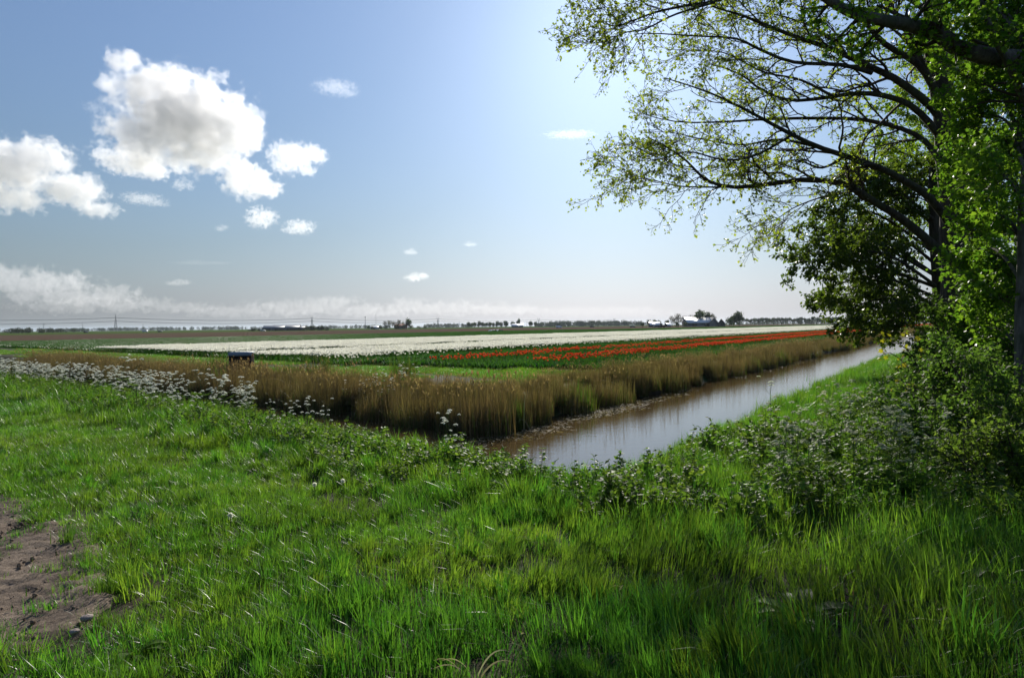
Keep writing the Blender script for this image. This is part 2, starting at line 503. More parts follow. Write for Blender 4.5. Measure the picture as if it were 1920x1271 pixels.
sheet('ploughed_field', -420.0, -146.3, -400, 1500, FIELD_Z + 0.05, M['plough'], 'brown ploughed field behind the green crop')
sheet('far_meadow', -6000.0, -420.5, -5000, 6000, FIELD_Z + 0.05, M['meadow'], 'far green meadow below the horizon trees', 'meadow')

# ------------------------------------------------------------------ bare earth track at the lower left
track_px = [(-40, 925), (30, 936), (70, 940), (92, 952), (80, 978), (120, 990), (160, 985), (192, 1022), (197, 1060),
            (195, 1092), (178, 1112), (188, 1140), (160, 1165), (150, 1192), (118, 1212), (88, 1232), (40, 1246), (0, 1258), (-60, 1268)]
track = np.array([on_plane(px, py, 0.0)[:2] for px, py in track_px])
track = np.vstack([track, [(-6.5, 2.9), (-8.0, 4.5), (-7.5, 6.6)]])
def inside(poly, x, y):
    x = np.asarray(x); y = np.asarray(y); r = np.zeros(x.shape, bool)
    a = poly; b = np.roll(poly, -1, 0)
    for (x0, y0), (x1, y1) in zip(a, b):
        c = ((y0 > y) != (y1 > y)) & (x < (x1 - x0) * (y - y0) / (y1 - y0 + 1e-12) + x0)
        r ^= c
    return r
def poly_dist(poly, x, y):
    d = np.full(np.shape(x), 1e9)
    for a, b in zip(poly, np.roll(poly, -1, 0)):
        ab = b - a; k = np.clip(((x - a[0]) * ab[0] + (y - a[1]) * ab[1]) / (ab @ ab), 0, 1)
        d = np.minimum(d, np.hypot(x - a[0] - k * ab[0], y - a[1] - k * ab[1]))
    return d
def fbm(x, y, f0, octv=5, seed=0, gain=0.55):
    r = np.random.default_rng(seed); o = np.zeros_like(x); amp = 1.0
    for k in range(octv):
        for _ in range(4):
            a = r.uniform(0, 2 * PI); ph = r.uniform(0, 6.28); f = f0 * r.uniform(0.7, 1.4)
            o += amp * np.sin((x * math.cos(a) + y * math.sin(a)) * f + ph) / 4
        f0 *= 2.0; amp *= gain
    return o
gx = np.arange(-8.2, -2.0, 0.03); gy = np.arange(2.6, 7.4, 0.03)
GX, GY = np.meshgrid(gx, gy, indexing='ij')
ins = inside(track, GX, GY); pd = poly_dist(track, GX, GY)
sd = np.where(ins, pd, -pd) + 0.13 * fbm(GX, GY, 6, 5, 5)
zz = gz(GX, GY) + 0.040 - 0.012 * smooth(0.0, 0.25, sd) + 0.020 * fbm(GX, GY, 7, 6, 3, 0.76) - 0.03 * np.exp(-((GX + 0.35 * GY + 2.2) / .16) ** 2) - 0.12 * smooth(0.10, -0.20, sd)
mb = MB(); ni, nj = GX.shape
i = np.arange(ni - 1)[:, None]; j = np.arange(nj - 1)[None, :]
q = np.stack([i * nj + j, (i + 1) * nj + j, (i + 1) * nj + j + 1, i * nj + j + 1], -1).reshape(-1, 4)
keep = (sd.ravel()[q] > -0.22).all(1)
mb.add(np.stack([GX, GY, zz], -1), quads=q[keep])
def earth_mat():
    m, n, l = new_mat('track_earth')
    pos = wpos(n); f = noise(n, l, 2.2, 6, 0.6, pos); g = noise(n, l, 45, 6, 0.7, pos); k = noise(n, l, 160, 3, 0.6, pos)
    c = mixcol(n, l, ramp(n, l, f, [(0.35, 0.0), (0.65, 1.0)]), (0.150, 0.110, 0.078), (0.270, 0.208, 0.152))
    c = mixcol(n, l, ramp(n, l, g, [(0.4, 0.0), (0.62, 0.8)]), c, (0.085, 0.062, 0.044))
    c = mixcol(n, l, ramp(n, l, k, [(0.70, 0.0), (0.76, 1.0)]), c, (0.34, 0.29, 0.22))
    h = maths(n, l, 'ADD', g, maths(n, l, 'MULTIPLY', k, 0.4))
    out_node(n, l, principled(n, l, c, 0.95, 0.2, normal=bump(n, l, h, 0.6, 0.02)).outputs[0])
    return m
M['earth'] = earth_mat()
tag(link('dirt_path', mb.mesh('dirt_path', M['earth'], True)), 'bare trodden brown earth track at the grass edge', 'path', kind='structure')

# ------------------------------------------------------------------ blades, tufts and scatters
def blades(m, n, rad, h0, h1, w0, w1, lean=0.35, mat=0, r=rng, wind=(-0.06, -0.02), tint0=0.0, tint1=1.0, gauss=True, seg=3, clump=0):
    """n grass blades round the origin added to the builder m"""
    if gauss:
        c = r.normal(0, rad * 0.5, (n, 2))
    else:
        c = r.uniform(-rad, rad, (n, 2))
    a = r.uniform(0, 2 * PI, n); h = r.uniform(h0, h1, n) * r.uniform(0.75, 1.0, n); w = r.uniform(w0, w1, n)
    tn = r.uniform(tint0, tint1, n)
    if clump:                                               # most blades stand in tussocks of their own height, lean and tone
        cc = r.uniform(-rad, rad, (clump, 2)); ci = r.integers(0, clump, n); inc = r.random(n) < .62
        off = r.normal(0, 1, (n, 2)) * r.uniform(.02, .07, clump)[ci][:, None]
        c = np.where(inc[:, None], cc[ci] + off, c)
        h = h * np.where(inc, (r.uniform(.6, 1.45, clump) ** 1.2)[ci], .8)
        a = np.where(inc, np.arctan2(off[:, 1], off[:, 0]) + r.normal(0, .5, n), a)
        tn = np.clip(np.where(inc, tn * .55 + r.uniform(-.1, .6, clump)[ci], tn * .8), 0, 1)
        w = w * np.where(inc, r.uniform(.8, 1.35, clump)[ci], 1.0)
    ln = np.abs(r.normal(0, lean, n)) * h
    d = np.stack([np.cos(a), np.sin(a)], -1); side = np.stack([-np.sin(a + r.normal(0, .6, n)), np.cos(a)], -1)
    side /= np.linalg.norm(side, axis=1, keepdims=True)
    us = np.linspace(0, 1, seg + 1)
    rows = []
    for u in us:
        ctr = c + d * (ln * u ** 2)[:, None] + np.array(wind) * (h * u ** 1.5 * 4)[:, None] * 0.6
        z = h * (u - 0.22 * (ln / h) * u ** 2.2) - 0.01
        wd = w * (1 - u ** 1.6) * 0.5
        if u < 1:
            rows.append(np.concatenate([ctr - side * wd[:, None], z[:, None]], 1))
            rows.append(np.concatenate([ctr + side * wd[:, None], z[:, None]], 1))
        else:
            rows.append(np.concatenate([ctr, z[:, None]], 1))
    V = np.stack(rows, 1); k = V.shape[1]
    base = (np.arange(n) * k)[:, None]
    Q = np.concatenate([base + np.array([[2 * s, 2 * s + 1, 2 * s + 3, 2 * s + 2]]) for s in range(seg - 1)])
    Tt = base + np.array([[2 * (seg - 1), 2 * (seg - 1) + 1, 2 * seg]])
    m.add(V.reshape(-1, 3), tris=Tt, quads=Q, tint={3: tn, 4: np.tile(tn, seg - 1)}, mat=mat)

def proto(fn, mats, count, name):
    out = []
    for k in range(count):
        m = MB(); fn(m, np.random.default_rng(100 + k * 17 + len(name))); out.append(m.mesh('%s_%d' % (name, k), mats))
    return out

def frustum_points(density, d0, d1, margin=1.12, extra=0.6, r=rng):
    """random ground points in view, density per m2 between distances d0 and d1"""
    hw = 0.76 * margin * d1 + extra
    n = int(density * (d1 - d0) * 2 * hw)
    x = r.uniform(-hw, hw, n); y = r.uniform(d0, d1, n)
    k = np.abs(x) < 0.76 * margin * y + extra
    return x[k], y[k]

def place(name, x, y, scl, protos, label, cat, dz=0.0, tilt=0.12):
    n = len(x)
    rot = np.stack([rng.normal(0, tilt, n), rng.normal(0, tilt, n), rng.uniform(0, 2 * PI, n)], -1)
    return scatter(name, np.stack([x, y, gz(x, y) + dz], -1), rot, scl, protos, label, cat)

def gr_short(k, rad, g):
    def fn(m, r): blades(m, 420 * k, rad, 0.05, 0.15, 0.0034, 0.0075, 0.5, 0, r, gauss=g, clump=6 * k); blades(m, 40 * k, rad, 0.04, 0.11, 0.0025, 0.005, 1.3, 2, r, gauss=g); blades(m, 1 * k, rad, 0.05, 0.14, 0.0025, 0.0045, 0.7, 1, r, gauss=g)
    return fn
def gr_mid(k, rad, g):
    def fn(m, r): blades(m, 360 * k, rad, 0.07, 0.22, 0.0040, 0.0090, 0.42, 0, r, gauss=g, clump=5 * k); blades(m, 40 * k, rad, 0.04, 0.11, 0.0025, 0.005, 1.3, 2, r, gauss=g); blades(m, 1 * k, rad, 0.08, 0.2, 0.0025, 0.0045, 0.8, 1, r, gauss=g)
    return fn
def gr_tall(k, rad, g):
    def fn(m, r):
        blades(m, 170 * k, rad, 0.07, 0.20, 0.0035, 0.0075, 0.45, 0, r, gauss=g, tint1=.6, clump=5 * k); blades(m, 70 * k, rad, 0.11, 0.27, 0.005, 0.0115, 0.36, 0, r, gauss=g, clump=4 * k)
        blades(m, 22 * k, rad, 0.06, 0.18, 0.003, 0.006, 1.2, 2, r, gauss=g)
        blades(m, 1 * k, rad, 0.12, 0.22, 0.003, 0.006, 0.8, 1, r, gauss=g)
    return fn
GMATS = [M['grass'], M['grass_dry'], M['thatch']]
GS = proto(gr_short(1, .30, True), GMATS, 4, 'short_grass'); GSB = proto(gr_short(13, .6, False), GMATS, 3, 'short_turf')
GM = proto(gr_mid(1, .30, True), GMATS, 4, 'mid_grass'); GMB = proto(gr_mid(12, .6, False), GMATS, 3, 'mid_turf')
GT = proto(gr_tall(1, .30, True), GMATS, 4, 'tall_grass'); GTB = proto(gr_tall(10, .6, False), GMATS, 3, 'tall_turf')

def patchy(x, y, seed): return 0.5 + 0.5 * np.clip(fbm(x, y, 0.9, 3, seed) * 1.4, -1, 1)
def tallness_at(x, y, f, pdist):
    right = smooth(-0.2, 3.0, x + 0.08 * (y - 4) + 0.8 * (patchy(x, y, 2) - 0.5))
    bank = smooth(-2.5, -0.3, f) * np.where(x > 0.2 * y, 0.3, 1.0)
    right = right * np.where((x > 0.24 * y + 0.6) & (y > 6.0), .42, 1.0)                 # herbs, not grass, under the trees
    return np.clip(np.maximum(right * 0.95, bank * 0.6) + 0.4 * (patchy(x, y, 8) - 0.5) - 0.5 * (pdist < 0.5), 0, 1)
def jgrid(step, d0, d1):
    gx_ = np.arange(-d1 * .9 - 1, d1 * .9 + 1, step); gy_ = np.arange(d0, d1, step)
    x, y = (v.ravel() for v in np.meshgrid(gx_, gy_))
    x = x + rng.uniform(-.2, .2, len(x)) * step; y = y + rng.uniform(-.2, .2, len(y)) * step
    k = np.abs(x) < 0.86 * y + 1.0
    return x[k], y[k]
SPOTS = {0: [[], [], []], 1: [[], [], []], 2: [[], [], []]}      # small tiles by kind: x, y, scale
BIG = {0: [[], [], []], 1: [[], [], []], 2: [[], [], []]}
def deal(store, x, y, sc, noise_=0.2):
    f = land(x, y)[0]; pdist = poly_dist(track, x, y); tl = tallness_at(x, y, f, pdist); sel = rng.normal(0, noise_, len(x))
    kind = np.where(tl + sel < .27, 0, np.where(tl + sel > .68, 2, 1))
    for q in range(3):
        k = kind == q
        store[q][0].append(x[k]); store[q][1].append(y[k]); store[q][2].append((sc * (.85 + .3 * rng.random(len(x))) * (.85 + .3 * tl))[k])
for step, d0, d1, sc in ((.92, 1.9, 13, 1.0), (1.3, 13, 38, 1.4)):
    x, y = jgrid(step, d0, d1); f = land(x, y)[0]
    k = (f < -.75 * sc) & ~((inside(track, x, y)) | (poly_dist(track, x, y) < .80))
    deal(BIG, x[k], y[k], np.full(k.sum(), sc), .08)
x, y = frustum_points(26.0, 1.9, 34.0)                         # edges: small tiles along the bank and round the track
f = land(x, y)[0]; pdist = poly_dist(track, x, y); d = np.hypot(x, y); ins_ = inside(track, x, y)
edge = ((f > -1.3) & (f < 1.4)) | (~ins_ & (pdist < 1.5)) | (ins_ & (pdist < .05))
k = (edge & ~(ins_ & (pdist > .05)) & (rng.random(len(x)) < np.clip(10 / d, .3, 1))) | ((f < -1) & ~ins_ & (rng.random(len(x)) < .05))
deal(SPOTS, x[k], y[k], np.clip(d[k] / 9.0, 1.0, 1.8) ** .5)
cat3 = lambda a, b, i: np.concatenate(a[i] + b[i])
for q, (nm, big, lab) in enumerate((('short_grass', GSB, 'short bright lawn-like grass beside the earth track'), ('meadow_grass', GMB, 'backlit green meadow grass on the near bank'), ('tall_grass', GTB, 'tall coarse shaded grass below the trees'))):
    x, y, sc = (np.concatenate(BIG[q][i]) for i in range(3))
    place(nm, x, y, sc, big, lab, 'grass', tilt=.02)
    x, y, sc = (np.concatenate(SPOTS[q][i]) for i in range(3))
    place(nm + '_tufts', x, y, sc, (GS, GM, GT)[q], ('short grass fringing the earth track and bank', 'meadow grass tufts along the bank edge', 'tall grass tufts at the shaded bank edge')[q], 'grass')
# thin tufts on the earth track
n = 900
x = rng.uniform(-6, -2.3, n); y = rng.uniform(2.9, 6.9, n)
k = inside(track, x, y) & (((fbm(x, y, 2.5, 2, 4) > 0.05) & (rng.random(n) < .2)) | (rng.random(n) < np.exp(-poly_dist(track, x, y) / .13)))
def gr_tuft(m, r): blades(m, 60, 0.10, 0.03, 0.10, 0.003, 0.006, 0.8, 0, r)
GU = proto(gr_tuft, [M['grass']], 4, 'tuft')
place('path_tufts', x[k], y[k], 0.7 + 0.6 * rng.random(k.sum()), GU, 'thin grass tufts scattered over the earth track', 'grass', 0.025)

# headland grass on the field side
gx_, gy_ = np.meshgrid(np.arange(-75, 40, .75), np.arange(14, 75, .75)); x = gx_.ravel() + rng.uniform(-.3, .3, gx_.size); y = gy_.ravel() + rng.uniform(-.3, .3, gx_.size)
f, h, z = land(x, y); s_, t_ = st(x, y); q_ = qof(x, y)
vis = np.abs(x) < 0.80 * y + 2
turf = ((q_ > 14.2) & (t_ < head_t(s_) + HEAD_X(s_) - .2) & (s_ < -12.4))
edge = (s_ > -13.2) & (s_ < -12.2)
mott = fbm(x * 0.45 + 0.0, y * 0.9, 0.75, 4, 12)
mud = ((np.abs(q_ - 18.4) < 0.7) & (mott > -0.45)) | ((np.abs(q_ - 15.4) < 0.8) & (mott > -0.2)) | (mott > 0.38)
k = vis & ((turf & ~mud) | (edge & (rng.random(len(x)) < 0.3)))
HG = proto(lambda m, r: blades(m, 700, .55, .06, .20, .006, .012, .5, 0, r, gauss=False), GMATS, 3, 'headland_turf')
place('headland_grass', x[k], y[k], 0.8 + 0.4 * rng.random(k.sum()), HG, 'grass strip of the headland between reeds and tulip beds', 'grass', tilt=.02)

# ------------------------------------------------------------------ reeds
def reed_clump(m, r):
    n = 330
    blades(m, n, 0.65, 0.75, 1.55, 0.007, 0.013, 0.10, 0, r, wind=(-0.012, 0.0), gauss=False)
    blades(m, 140, 0.65, 0.4, 1.15, 0.009, 0.017, 0.30, 0, r, wind=(-0.015, 0.0), gauss=False, tint1=0.7)
    blades(m, 120, 0.65, 0.3, 1.0, 0.010, 0.018, 0.22, 1, r, wind=(-0.01, 0.0), gauss=False)
    c = r.uniform(-0.65, 0.65, (9, 2))
    blades(m, 14, 0.65, 1.5, 2.0, 0.006, 0.010, 0.12, 0, r, wind=(-0.012, 0.0), gauss=False, tint0=.5)
    for k in range(8):                                    # stalks with a drooping plume
        hgt = r.uniform(1.35, 1.75); a = r.uniform(0, 6.28); cx, cy_ = c[k]
        P = np.array([[cx, cy_, 0], [cx - .02, cy_, hgt * .5], [cx - .05, cy_, hgt]])
        m.tubes(P, np.full(3, .004), 3, 0, 0.9)
        for q in range(3):
            a = r.uniform(0, 6.28); L = r.uniform(.10, .17)
            e = np.array([cx - .05 + .05 * math.cos(a), cy_ + .05 * math.sin(a), hgt + L * .7])
            b = np.array([cx - .05, cy_, hgt - .05]); sd_ = np.array([-math.sin(a), math.cos(a), 0]) * .016
            mid_ = (b + e) / 2
            m.add([b, mid_ + sd_, e, mid_ - sd_], quads=[[0, 1, 2, 3]], tint=r.random(), mat=2)
def reed_green(m, r):
    blades(m, 45, 0.30, 0.6, 1.35, 0.012, 0.024, 0.22, 1, r, wind=(-0.01, 0), gauss=True)
    blades(m, 20, 0.35, 0.6, 1.2, 0.007, 0.012, 0.15, 0, r, wind=(-0.01, 0))
RC = proto(reed_clump, [M['reed'], M['reed_green'], M['plume']], 6, 'reed_clump')
RG = proto(reed_green, [M['reed'], M['reed_green']], 3, 'green_reed_clump')
# along the long ditch
tt = []
tl = np.concatenate([rng.uniform(0, 60, 600), rng.uniform(60, 140, 380), rng.uniform(140, 420, 800)])
sl = -9.75 - 2.3 * rng.random(len(tl)) ** 0.9
x, y = xy(sl, tl)
k = qof(x, y) > 12.6
x, y = x[k], y[k]; sl = sl[k]
ql = 11.9 + 2.9 * rng.random(1300) ** 0.9; pl = 64 * rng.random(1300) ** 1.05 - 8
x2, y2 = xy_qp(ql, pl)
k = st(x2, y2)[0] < -9.8
x2, y2, ql = x2[k], y2[k], ql[k]
thin = (rng.random(len(x2)) < np.where(ql > 14.0, 0.5, 1.0))
x2, y2 = x2[thin], y2[thin]
x = np.concatenate([x, x2]); y = np.concatenate([y, y2])
dist = np.hypot(x, y)
z = np.maximum(gz(x, y), WATER_Z - 0.12)
sc = (-0.05 + 0.26 * patchy(x, y, 20) + 0.15 * rng.normal(0, 1, len(x)) + 0.03 * (st(x, y)[1] > 24) - z) / 1.5
sc = np.clip(sc, 0.34, 1.1)
rot = np.stack([rng.normal(0, .05, len(x)), rng.normal(0, .05, len(x)), rng.uniform(0, 2 * PI, len(x))], -1)
scatter('reeds', np.stack([x, y, z], -1), rot, sc, RC, 'dry brown reed belt along the far edge of the ditches', 'reeds')
gp = [(1385, 700, 45), (1460, 688, 45), (1310, 690, 40), (1000, 760, 22), (930, 790, 18), (760, 740, 26), (600, 720, 27), (400, 700, 30), (395, 715, 28), (560, 725, 27)]
pts = []
for px, py, dd in gp:
    for _ in range(5):
        p = at(px + rng.normal(0, 12), py, dd)
        s_, t_ = st(p[0], p[1])
        if px > 900: p[0], p[1] = xy(-9.5 - rng.random() * .5, t_)
        pts.append((p[0], p[1], max(gz(p[0], p[1]), WATER_Z - .1)))
pts = np.array(pts)
scatter('green_reed_shoots', pts, np.stack([np.zeros(len(pts)), np.zeros(len(pts)), rng.uniform(0, 6.28, len(pts))], -1), 0.75 + 0.3 * rng.random(len(pts)), RG, 'fresh green reed shoots among the dry brown reeds', 'reeds')

# bleached stalks fallen over the ditch edge, each its own thing
fallen = [((500, 712), (560, 745), 24, 25), ((560, 750), (640, 775), 23, 22.5), ((600, 742), (690, 765), 24, 23), ((1040, 715), (1110, 745), 23, 22.5),
          ((1085, 735), (1160, 722), 23, 25), ((1170, 735), (1245, 712), 25, 28), ((1225, 745), (1290, 715), 27, 30), ((940, 805), (965, 830), 17.5, 17.0),
          ((965, 795), (1000, 822), 17.5, 17.2), ((985, 740), (982, 812), 17.6, 17.3)]
words = ['long bleached reed stalk leaning out below the weir', 'bleached stalk lying over the dark side ditch', 'thin pale stalk arching through the side-ditch reeds',
         'pale stalk bent down near the reed corner', 'curved grey stalk over the mud at the ditch bend', 'arching pale stalk just past the ditch bend',
         'pale bent stalk above the muddy water edge farther along', 'short pale stick poking from black mud at the corner', 'slanting pale stick at the water corner', 'upright bare pale stick at the reed corner']
for ((ax, ay), (bx, by), da, db), w in zip(fallen, words):
    A = at(ax, ay, da); B = at(bx, by, db); u = np.linspace(0, 1, 8)[:, None]
    P = A + (B - A) * u + np.array([0, 0, 0.28]) * np.sin(u * PI)
    m = MB(); m.tubes(P, np.linspace(.005, .010, 8), 5, 0, 0.5)
    tag(link('reed_stalk', m.mesh('reed_stalk', M['grass_dry'])), w, 'reed stalk', 'fallen reed stalks')

# floating scum of broken reed at the waterline
def litter(m, r):
    n = 26
    c = r.normal(0, .22, (n, 2)); a = r.uniform(0, 6.28, n); L = r.uniform(.03, .16, n); w = r.uniform(.006, .018, n)
    dv = np.stack([np.cos(a), np.sin(a)], -1); sv = np.stack([-dv[:, 1], dv[:, 0]], -1)
    z = r.uniform(.004, .03, n)
    V = np.stack([np.c_[c - dv * L[:, None] / 2 - sv * w[:, None] / 2, z], np.c_[c + dv * L[:, None] / 2 - sv * w[:, None] / 2, z + r.normal(0, .012, n)],
                  np.c_[c + dv * L[:, None] / 2 + sv * w[:, None] / 2, z + .004], np.c_[c - dv * L[:, None] / 2 + sv * w[:, None] / 2, z + .003]], 1)
    m.add(V.reshape(-1, 3), quads=np.arange(n * 4).reshape(n, 4), tint=r.random(n))
LT = proto(litter, [M['thatch']], 4, 'reed_litter')
tl = np.concatenate([rng.normal(19.0, 2.2, 60), rng.normal(14, 1.5, 16), rng.uniform(22, 60, 16)])
x, y = xy(-9.15 + np.abs(rng.normal(0, 0.30, len(tl))) * np.exp(-(tl - 9) / 30), tl)
k = qof(x, y) > 9.8
x, y = x[k], y[k]
scatter('reed_litter', np.stack([x, y, np.full(len(x), WATER_Z + .004)], -1), np.stack([np.zeros(len(x)), np.zeros(len(x)), rng.uniform(0, 6.28, len(x))], -1), 0.7 + 0.7 * rng.random(len(x)), LT, 'pale broken reed litter floating along the water edge', 'litter')

# ------------------------------------------------------------------ tulips
def tulip(m, r, x, y, petal=0, green=1, hgt=None, open_=1.0):
    h = hgt or r.uniform(0.36, 0.47); lx, ly = r.normal(0, .02, 2)
    c = np.array([x + lx, y + ly, h]); th = np.arange(6) * PI / 3 + r.uniform(0, 1)
    ro = 0.030 * open_; rings = [(0.010, 0.0), (ro, 0.022), (ro * 1.05, 0.045), (ro * .75, 0.070)]
    V = [np.stack([c[0] + a * np.cos(th), c[1] + a * np.sin(th), np.full(6, c[2] + b) + (0.006 * (np.arange(6) % 2) if b > .06 else 0)], -1) for a, b in rings]
    i = np.arange(3)[:, None]; j = np.arange(6)[None, :]; j2 = (j + 1) % 6
    m.add(np.concatenate(V), quads=np.stack([i * 6 + j, i * 6 + j2, (i + 1) * 6 + j2, (i + 1) * 6 + j], -1), tint=r.random(), mat=petal)
    s = 0.005
    m.add([[x - s, y, 0], [x + s, y, 0], [c[0] + s, c[1], h], [c[0] - s, c[1], h], [x, y - s, 0], [x, y + s, 0], [c[0], c[1] + s, h], [c[0], c[1] - s, h]], quads=[[0, 1, 2, 3], [4, 5, 6, 7]], tint=.6, mat=green)
def tulip_leaves(m, r, x, y, green=1, k=3):
    for _ in range(k):
        a = r.uniform(0, 6.28); L = r.uniform(.20, .32); w = r.uniform(.018, .03); d = np.array([math.cos(a), math.sin(a)]); sd_ = np.array([-d[1], d[0]])
        o = np.array([x, y])
        p = [(o, 0.0, .4), (o + d * L * .25, L * .62, 1.0), (o + d * L * .55, L * .95, .05)]
        V = []
        for cc, z, kk in p: V += [[*(cc - sd_ * w * kk), z], [*(cc + sd_ * w * kk), z]]
        m.add(V, quads=[[0, 1, 3, 2], [2, 3, 5, 4]], tint=r.random(), mat=green)
def bed_tile(flowers, leaves, size=2.0, op=1.3):
    def fn(m, r):
        n = 150
        gxy = r.uniform(-size / 2, size / 2, (n, 2))
        for k in range(n):
            if k < flowers: tulip(m, r, gxy[k, 0], gxy[k, 1], 0, 1, open_=op)
            tulip_leaves(m, r, gxy[k, 0], gxy[k, 1], 1, leaves)
    return fn
WT = proto(bed_tile(150, 1, op=1.9), [M['white_petal'], M['crop']], 4, 'white_tulip_bed')
WS = proto(bed_tile(14, 3), [M['white_petal'], M['crop']], 3, 'topped_white_bed')
RT = proto(bed_tile(75, 2, op=1.4), [M['red_petal'], M['crop']], 4, 'red_tulip_bed')
RS = proto(bed_tile(32, 3, op=1.5), [M['red_petal'], M['crop']], 4, 'sparse_red_bed')
LV = proto(bed_tile(0, 4), [M['white_petal'], M['crop']], 3, 'leafy_bed')

def bed_points(s0, s1, tmax, step=1.9, jit=0.12, tmin=0.0):
    ss = np.arange(s0 + .95, s1 - .9, step) if s1 - s0 > 2.2 else np.array([(s0 + s1) / 2])
    P = []
    for s_ in ss:
        t0 = max(head_t(s_) + 1.0 + float(HEAD_X(s_)), tmin)
        tl = np.arange(t0 + rng.normal(0, .25), tmax, step); P.append(np.stack([np.full(len(tl), s_) + rng.normal(0, jit, len(tl)), tl + rng.normal(0, jit, len(tl))], -1))
    P = np.concatenate(P); x, y = xy(P[:, 0], P[:, 1])
    k = (np.abs(x) < 0.80 * y + 4)
    return x[k], y[k]
def bed(name, pts, protos, label, cat, sxy=1.0):
    x, y = pts; n = len(x)
    rot = np.stack([np.zeros(n), np.zeros(n), -math.radians(33.3) + rng.integers(0, 4, n) * PI / 2], -1)
    sc = np.stack([np.full(n, sxy), np.full(n, sxy), 0.92 + 0.16 * rng.random(n)], -1)
    return scatter(name, np.stack([x, y, np.full(n, FIELD_Z + .06)], -1), rot, sc, protos, label, cat)
bed('white_tulips', tuple(np.concatenate(z) for z in zip(bed_points(-66, -42.6, FAR_T), bed_points(-39.2, -28.2, FAR_T))), WT, 'two broad beds of massed white tulips', 'tulips')
bed('topped_tulips', tuple(np.concatenate(z) for z in zip(bed_points(-28.2, -26.2, FAR_T), bed_points(-66.8, -66, 60))), WS, 'dark leafy edge of the white beds with few flowers left', 'tulips')
bed('red_tulips', tuple(np.concatenate(z) for z in zip(bed_points(-21.6, -19.6, FAR_T, tmin=70), bed_points(-16.8, -14.1, FAR_T, 1.6, tmin=52))), RT, 'long strips of dense orange red tulips running to the trees', 'tulips')
bed('scattered_red_tulips', tuple(np.concatenate(z) for z in zip(bed_points(-21.6, -19.6, 70), bed_points(-16.8, -14.1, 52, 1.6))), RS, 'thinner near ends of the red tulip strips among leaves', 'tulips')
bed('tulip_leaves', tuple(np.concatenate(z) for z in zip(bed_points(-42.4, -39.4, FAR_T), bed_points(-24.6, -21.8, 350), bed_points(-19.4, -17.0, 350), bed_points(-14.0, -12.9, 350))), LV, 'green leafy tulip rows between the red strips', 'tulips')
bed('crop_plants', bed_points(-146, -67, 260, 2.0), LV, 'low green crop plants behind the white tulips', 'crop')

# the nearest flowers, one object each
def single_tulip(seed, pm):
    m = MB(); r = np.random.default_rng(seed); tulip(m, r, 0, 0, 0, 1, hgt=r.uniform(.42, .52), open_=1.35); tulip_leaves(m, r, 0, 0, 1, 3)
    return m.mesh('tulip', [M[pm], M['crop']])
SW = [single_tulip(k, 'white_petal') for k in range(5)]; SR = [single_tulip(k + 9, 'red_petal') for k in range(5)]
def singles(name, meshes, spots, label, group, count=300):
    P = np.concatenate(spots); k = np.abs(P[:, 0]) < 0.76 * P[:, 1]; P = P[k]
    P = P[np.argsort(np.hypot(P[:, 0], P[:, 1]))][:count]
    for a in P:
        o = link(name, meshes[rng.integers(len(meshes))], None, (a[0], a[1], FIELD_Z + .055), rng.uniform(0, 6.28), float(rng.uniform(.9, 1.1)))
        tag(o, label, 'tulip', group)
def strip(s0, s1, t_len, dens, off=0.0):
    n = int((s1 - s0) * t_len * dens); s_ = rng.uniform(s0, s1, n); t_ = head_t(s_) + HEAD_X(s_) + off + t_len * rng.random(n)
    return np.stack(xy(s_, t_), -1)
singles('red_tulip', SR, [strip(-16.9, -14.0, 24, 4.6, 0.6), strip(-21.7, -19.6, 22, 3.0, -0.5)], 'orange red tulip near the headland end of the red strips', 'nearest red tulips')
singles('white_tulip', SW, [strip(-34, -26.4, 4.0, 9.0, -0.7), strip(-60, -40, 1.6, 3.0, -0.7)], 'white tulip at the headland end of the white beds', 'nearest white tulips')

# ------------------------------------------------------------------ leaves and branches
LEAF = {}
def _leaf_shape(pts, tris):
    return np.array(pts, float), np.array(tris, int)
# maple: five lobes, folded along the midrib; diamond and oval leaves
LEAF['maple'] = _leaf_shape([(0, 0, 0), (.42, .12, .06), (.30, .42, .05), (.55, .72, .10), (.20, .70, .03), (0, 1.05, -.05), (-.20, .70, .03), (-.55, .72, .10), (-.30, .42, .05), (-.42, .12, .06)],
                            [(0, 1, 2), (0, 2, 4), (2, 3, 4), (0, 4, 5), (0, 5, 6), (0, 6, 8), (6, 7, 8), (0, 8, 9)])
LEAF['oval'] = _leaf_shape([(0, 0, 0), (.28, .45, .08), (0, 1, -.06), (-.28, .45, .08)], [(0, 1, 2), (0, 2, 3)])
LEAF['lobed'] = _leaf_shape([(0, 0, 0), (.40, .30, .07), (.22, .62, .03), (0, 1, -.05), (-.22, .62, .03), (-.40, .30, .07)], [(0, 1, 2), (0, 2, 3), (0, 3, 4), (0, 4, 5)])
LEAF['lance'] = _leaf_shape([(0, 0, 0), (.16, .35, .05), (.10, .7, .03), (0, 1, -.10), (-.10, .7, .03), (-.16, .35, .05)], [(0, 1, 2), (0, 2, 3), (0, 3, 4), (0, 4, 5)])

def add_leaves(m, pos, d, nrm, size, shape, mat=0, tint=None, r=rng):
    L, Tr = LEAF[shape]
    N = len(pos); d = unit(d); side = unit(np.cross(d, nrm)); up = np.cross(side, d)
    V = pos[:, None, :] + size[:, None, None] * (L[None, :, :1] * side[:, None, :] + L[None, :, 1:2] * d[:, None, :] + L[None, :, 2:3] * up[:, None, :])
    k = len(L)
    tr = (Tr[None] + (np.arange(N) * k)[:, None, None]).reshape(-1, 3)
    tn = r.random(N) if tint is None else tint
    m.add(V.reshape(-1, 3), tris=tr, tint=np.repeat(tn, len(Tr)), mat=mat)

